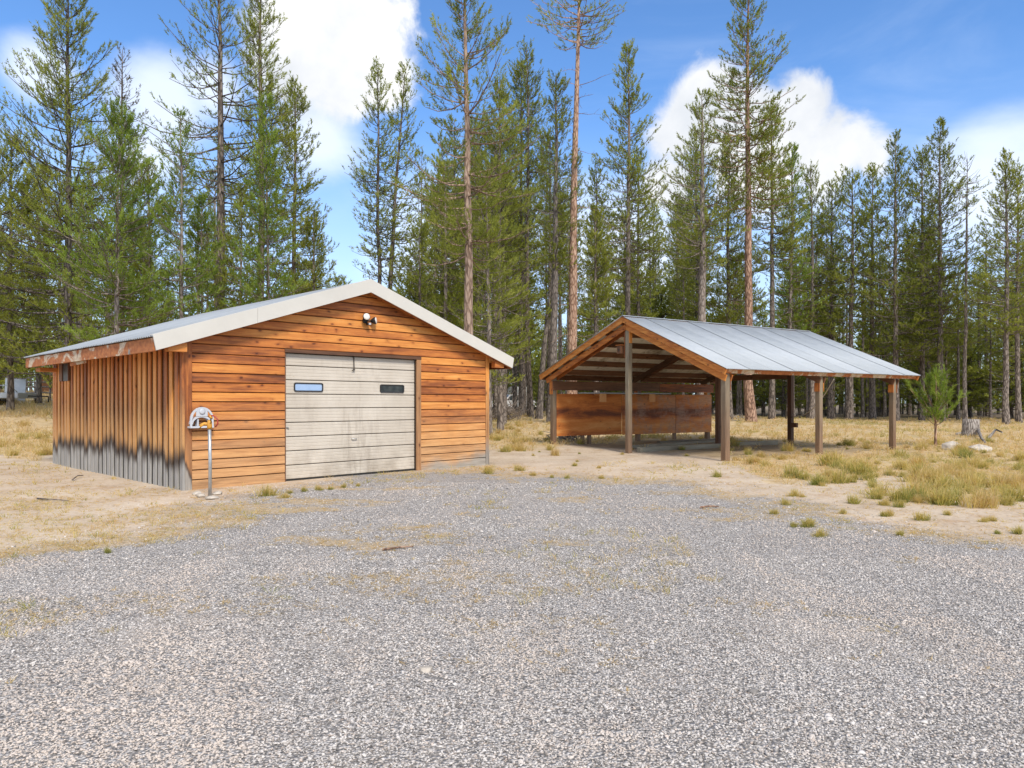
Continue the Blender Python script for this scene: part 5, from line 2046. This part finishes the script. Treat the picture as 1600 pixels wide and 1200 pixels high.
# far left: flatbed trailer, leaning panel, rail fence, shed
def build_far_left():
    Y = 39
    p = at(10, Y)
    t = thing('utility_trailer', 'low pale grey trailer with tube rails parked in the grass at far left', 'trailer', p, .06)
    MB().box((-2.6, -.9, .32), (1.15, .9, .62), .03).build('bed', M['grey_paint'], t)
    rl = MB()
    rl.tube([(-2.6, -.88, .62), (-2.6, -.88, 1.0), (.75, -.88, 1.0), (1.1, -.88, .64)], .025, 6)
    for x in (-1.8, -.9, 0):
        rl.tube([(x, -.88, .6), (x, -.88, 1.0)], .02, 6)
    rl.build('rail', M['galv'], t)
    for s in (-1, 1):
        w = MB().lathe([(.30, -.09), (.33, -.06), (.33, .06), (.30, .09)], Matrix.Translation((-.7, s * .98, .33)) @ Matrix.Rotation(pi / 2, 4, 'X'), 16).build('wheel', M['rubber'], t)
        MB().lathe([(.17, -.095), (.17, .095)], Matrix.Translation((-.7, s * .98, .33)) @ Matrix.Rotation(pi / 2, 4, 'X'), 12).build('rim', M['galv'], w)
    MB().tube([(1.1, 0, .45), (2.2, 0, .42), (2.2, 0, .1)], .04, 6).build('tow_bar', M['dark_steel'], t)
    pl = at(26, Y + 1.6)
    o = MB().box((-.62, -.03, 0), (.42, .03, 1.45), .01, Matrix.Rotation(.25, 4, 'Z') @ Matrix.Rotation(-.12, 4, 'X')).build('metal_panel', M['grey_paint'])
    o.location = pl
    tag(o, 'upright grey sheet panel standing behind the far left trailer', 'panel')
    pf = at(54, Y + 4)
    t = thing('rail_fence', 'weathered open rail fence between the far left trailer and the garage', 'fence', pf, .05)
    for x in (-.9, 0, .9, 1.7):
        MB().tube([(x, 0, -.2), (x + .02, 0, 1.15)], .055, 7).build('fence_post', M['dead_wood'], t)
    for z in (.45, .8, 1.08):
        MB().tube([(-1.2, -.06, z), (.4, -.07, z + .03), (2.0, -.06, z - .02)], .045, 7).build('fence_rail', M['dead_wood'], t)
    brush(73, 633, 1.2, 1.2, 50, 9, 'grey tangle of branches at the far left beside the rail fence', 'dead_wood')
    ps = at(62, 56)
    t = thing('far_shed', 'small brown shed with a pale green roof far behind the garage left end', 'shed', ps + Vector((2.2, 0, 0)), .1)
    MB().box((-2, 0, -.3), (2, 3, 2.2)).build('wall', M['brown_z'], t)
    rf = MB()
    rf.raw([(-2.3, -.4, 2.1), (2.3, -.4, 2.1), (2.3, 1.5, 3.0), (-2.3, 1.5, 3.0), (2.3, 3.4, 2.1), (-2.3, 3.4, 2.1), (-2.3, -.4, 2.02), (2.3, -.4, 2.02), (2.3, 1.5, 2.92), (-2.3, 1.5, 2.92), (2.3, 3.4, 2.02), (-2.3, 3.4, 2.02)],
           [(0, 1, 2, 3), (3, 2, 4, 5), (7, 6, 9, 8), (8, 9, 11, 10), (0, 6, 7, 1), (4, 10, 11, 5), (1, 7, 8, 2), (2, 8, 10, 4), (6, 0, 3, 9), (9, 3, 5, 11)])
    rf.build('roof', plain('pale_green_roof', (.34, .42, .38), .5), t)


build_far_left()


def build_far_vehicles():
    # white pickup seen between the trunks
    p = at(803, 74)
    p.z -= .1
    t = thing('pickup_truck', 'white pickup truck parked far off in the gap between garage and carport', 'pickup truck', p, pi + .35)
    pr = [(-2.7, .45), (2.6, .45), (2.7, .75), (2.55, 1.0), (1.35, 1.1), (.7, 1.72), (-.75, 1.75), (-.95, 1.12), (-2.7, 1.1)]
    MB().prism(pr, -.92, .92).build('body', M['white_paint'], t)
    wn = MB()
    for s in (-1, 1):
        y0, y1 = (.922, .93) if s > 0 else (-.93, -.922)
        wn.prism([(-.70, 1.14), (1.15, 1.14), (.62, 1.64), (-.62, 1.66)], y0, y1)
    wn.build('side_window', M['glass_dark'], t)
    MB().raw([(1.335, -.8, 1.13), (1.335, .8, 1.13), (.74, .72, 1.69), (.74, -.72, 1.69), (1.355, -.8, 1.13), (1.355, .8, 1.13), (.76, .72, 1.69), (.76, -.72, 1.69)],
             [(4, 5, 6, 7), (3, 2, 1, 0), (0, 1, 5, 4), (2, 3, 7, 6), (1, 2, 6, 5), (3, 0, 4, 7)]).build('windscreen', M['glass_dark'], t)
    for x in (-1.65, 1.7):
        for s in (-1, 1):
            w = MB().lathe([(.33, -.11), (.37, -.07), (.37, .07), (.33, .11)], Matrix.Translation((x, s * .85, .37)) @ Matrix.Rotation(pi / 2, 4, 'X'), 16).build('wheel', M['rubber'], t)
            MB().lathe([(.2, -.115), (.2, .115)], Matrix.Translation((x, s * .85, .37)) @ Matrix.Rotation(pi / 2, 4, 'X'), 12).build('rim', M['galv'], w)
    p = at(786, 84)
    t = thing('camper_trailer', 'white box-shaped camper trailer far behind the pickup truck', 'camper', p, .25)
    MB().prism([(-3.2, .5), (3.0, .5), (3.3, 1.2), (3.0, 2.6), (-3.0, 2.65), (-3.25, 2.2)], -1.15, 1.15).build('body', M['white_paint'], t)
    MB().box((-1.4, -1.16, 1.5), (-.2, -1.152, 2.15)).build('window', M['glass_dark'], t)
    MB().box((1.0, -1.16, .7), (1.65, -1.152, 2.3)).build('door', M['grey_paint'], t)
    for s in (-1, 1):
        MB().lathe([(.3, -.1), (.34, -.06), (.34, .06), (.3, .1)], Matrix.Translation((-.3, s * 1.05, .34)) @ Matrix.Rotation(pi / 2, 4, 'X'), 16).build('wheel', M['rubber'], t)
    p = at(1146, 88)
    t = thing('camper_trailer', 'white vehicle glimpsed far behind the front right carport post', 'camper', p, -.1)
    MB().prism([(-1.6, .45), (1.6, .45), (1.7, 1.1), (1.4, 2.0), (-1.5, 2.05), (-1.7, 1.4)], -.9, .9).build('body', M['white_paint'], t)
    MB().box((-.9, -.912, 1.15), (.8, -.903, 1.7)).build('window', M['glass_dark'], t)
    for x in (-.9, .9):
        MB().lathe([(.28, -.1), (.32, -.06), (.32, .06), (.28, .1)], Matrix.Translation((x, -.82, .33)) @ Matrix.Rotation(pi / 2, 4, 'X'), 14).build('wheel', M['rubber'], t)


build_far_vehicles()
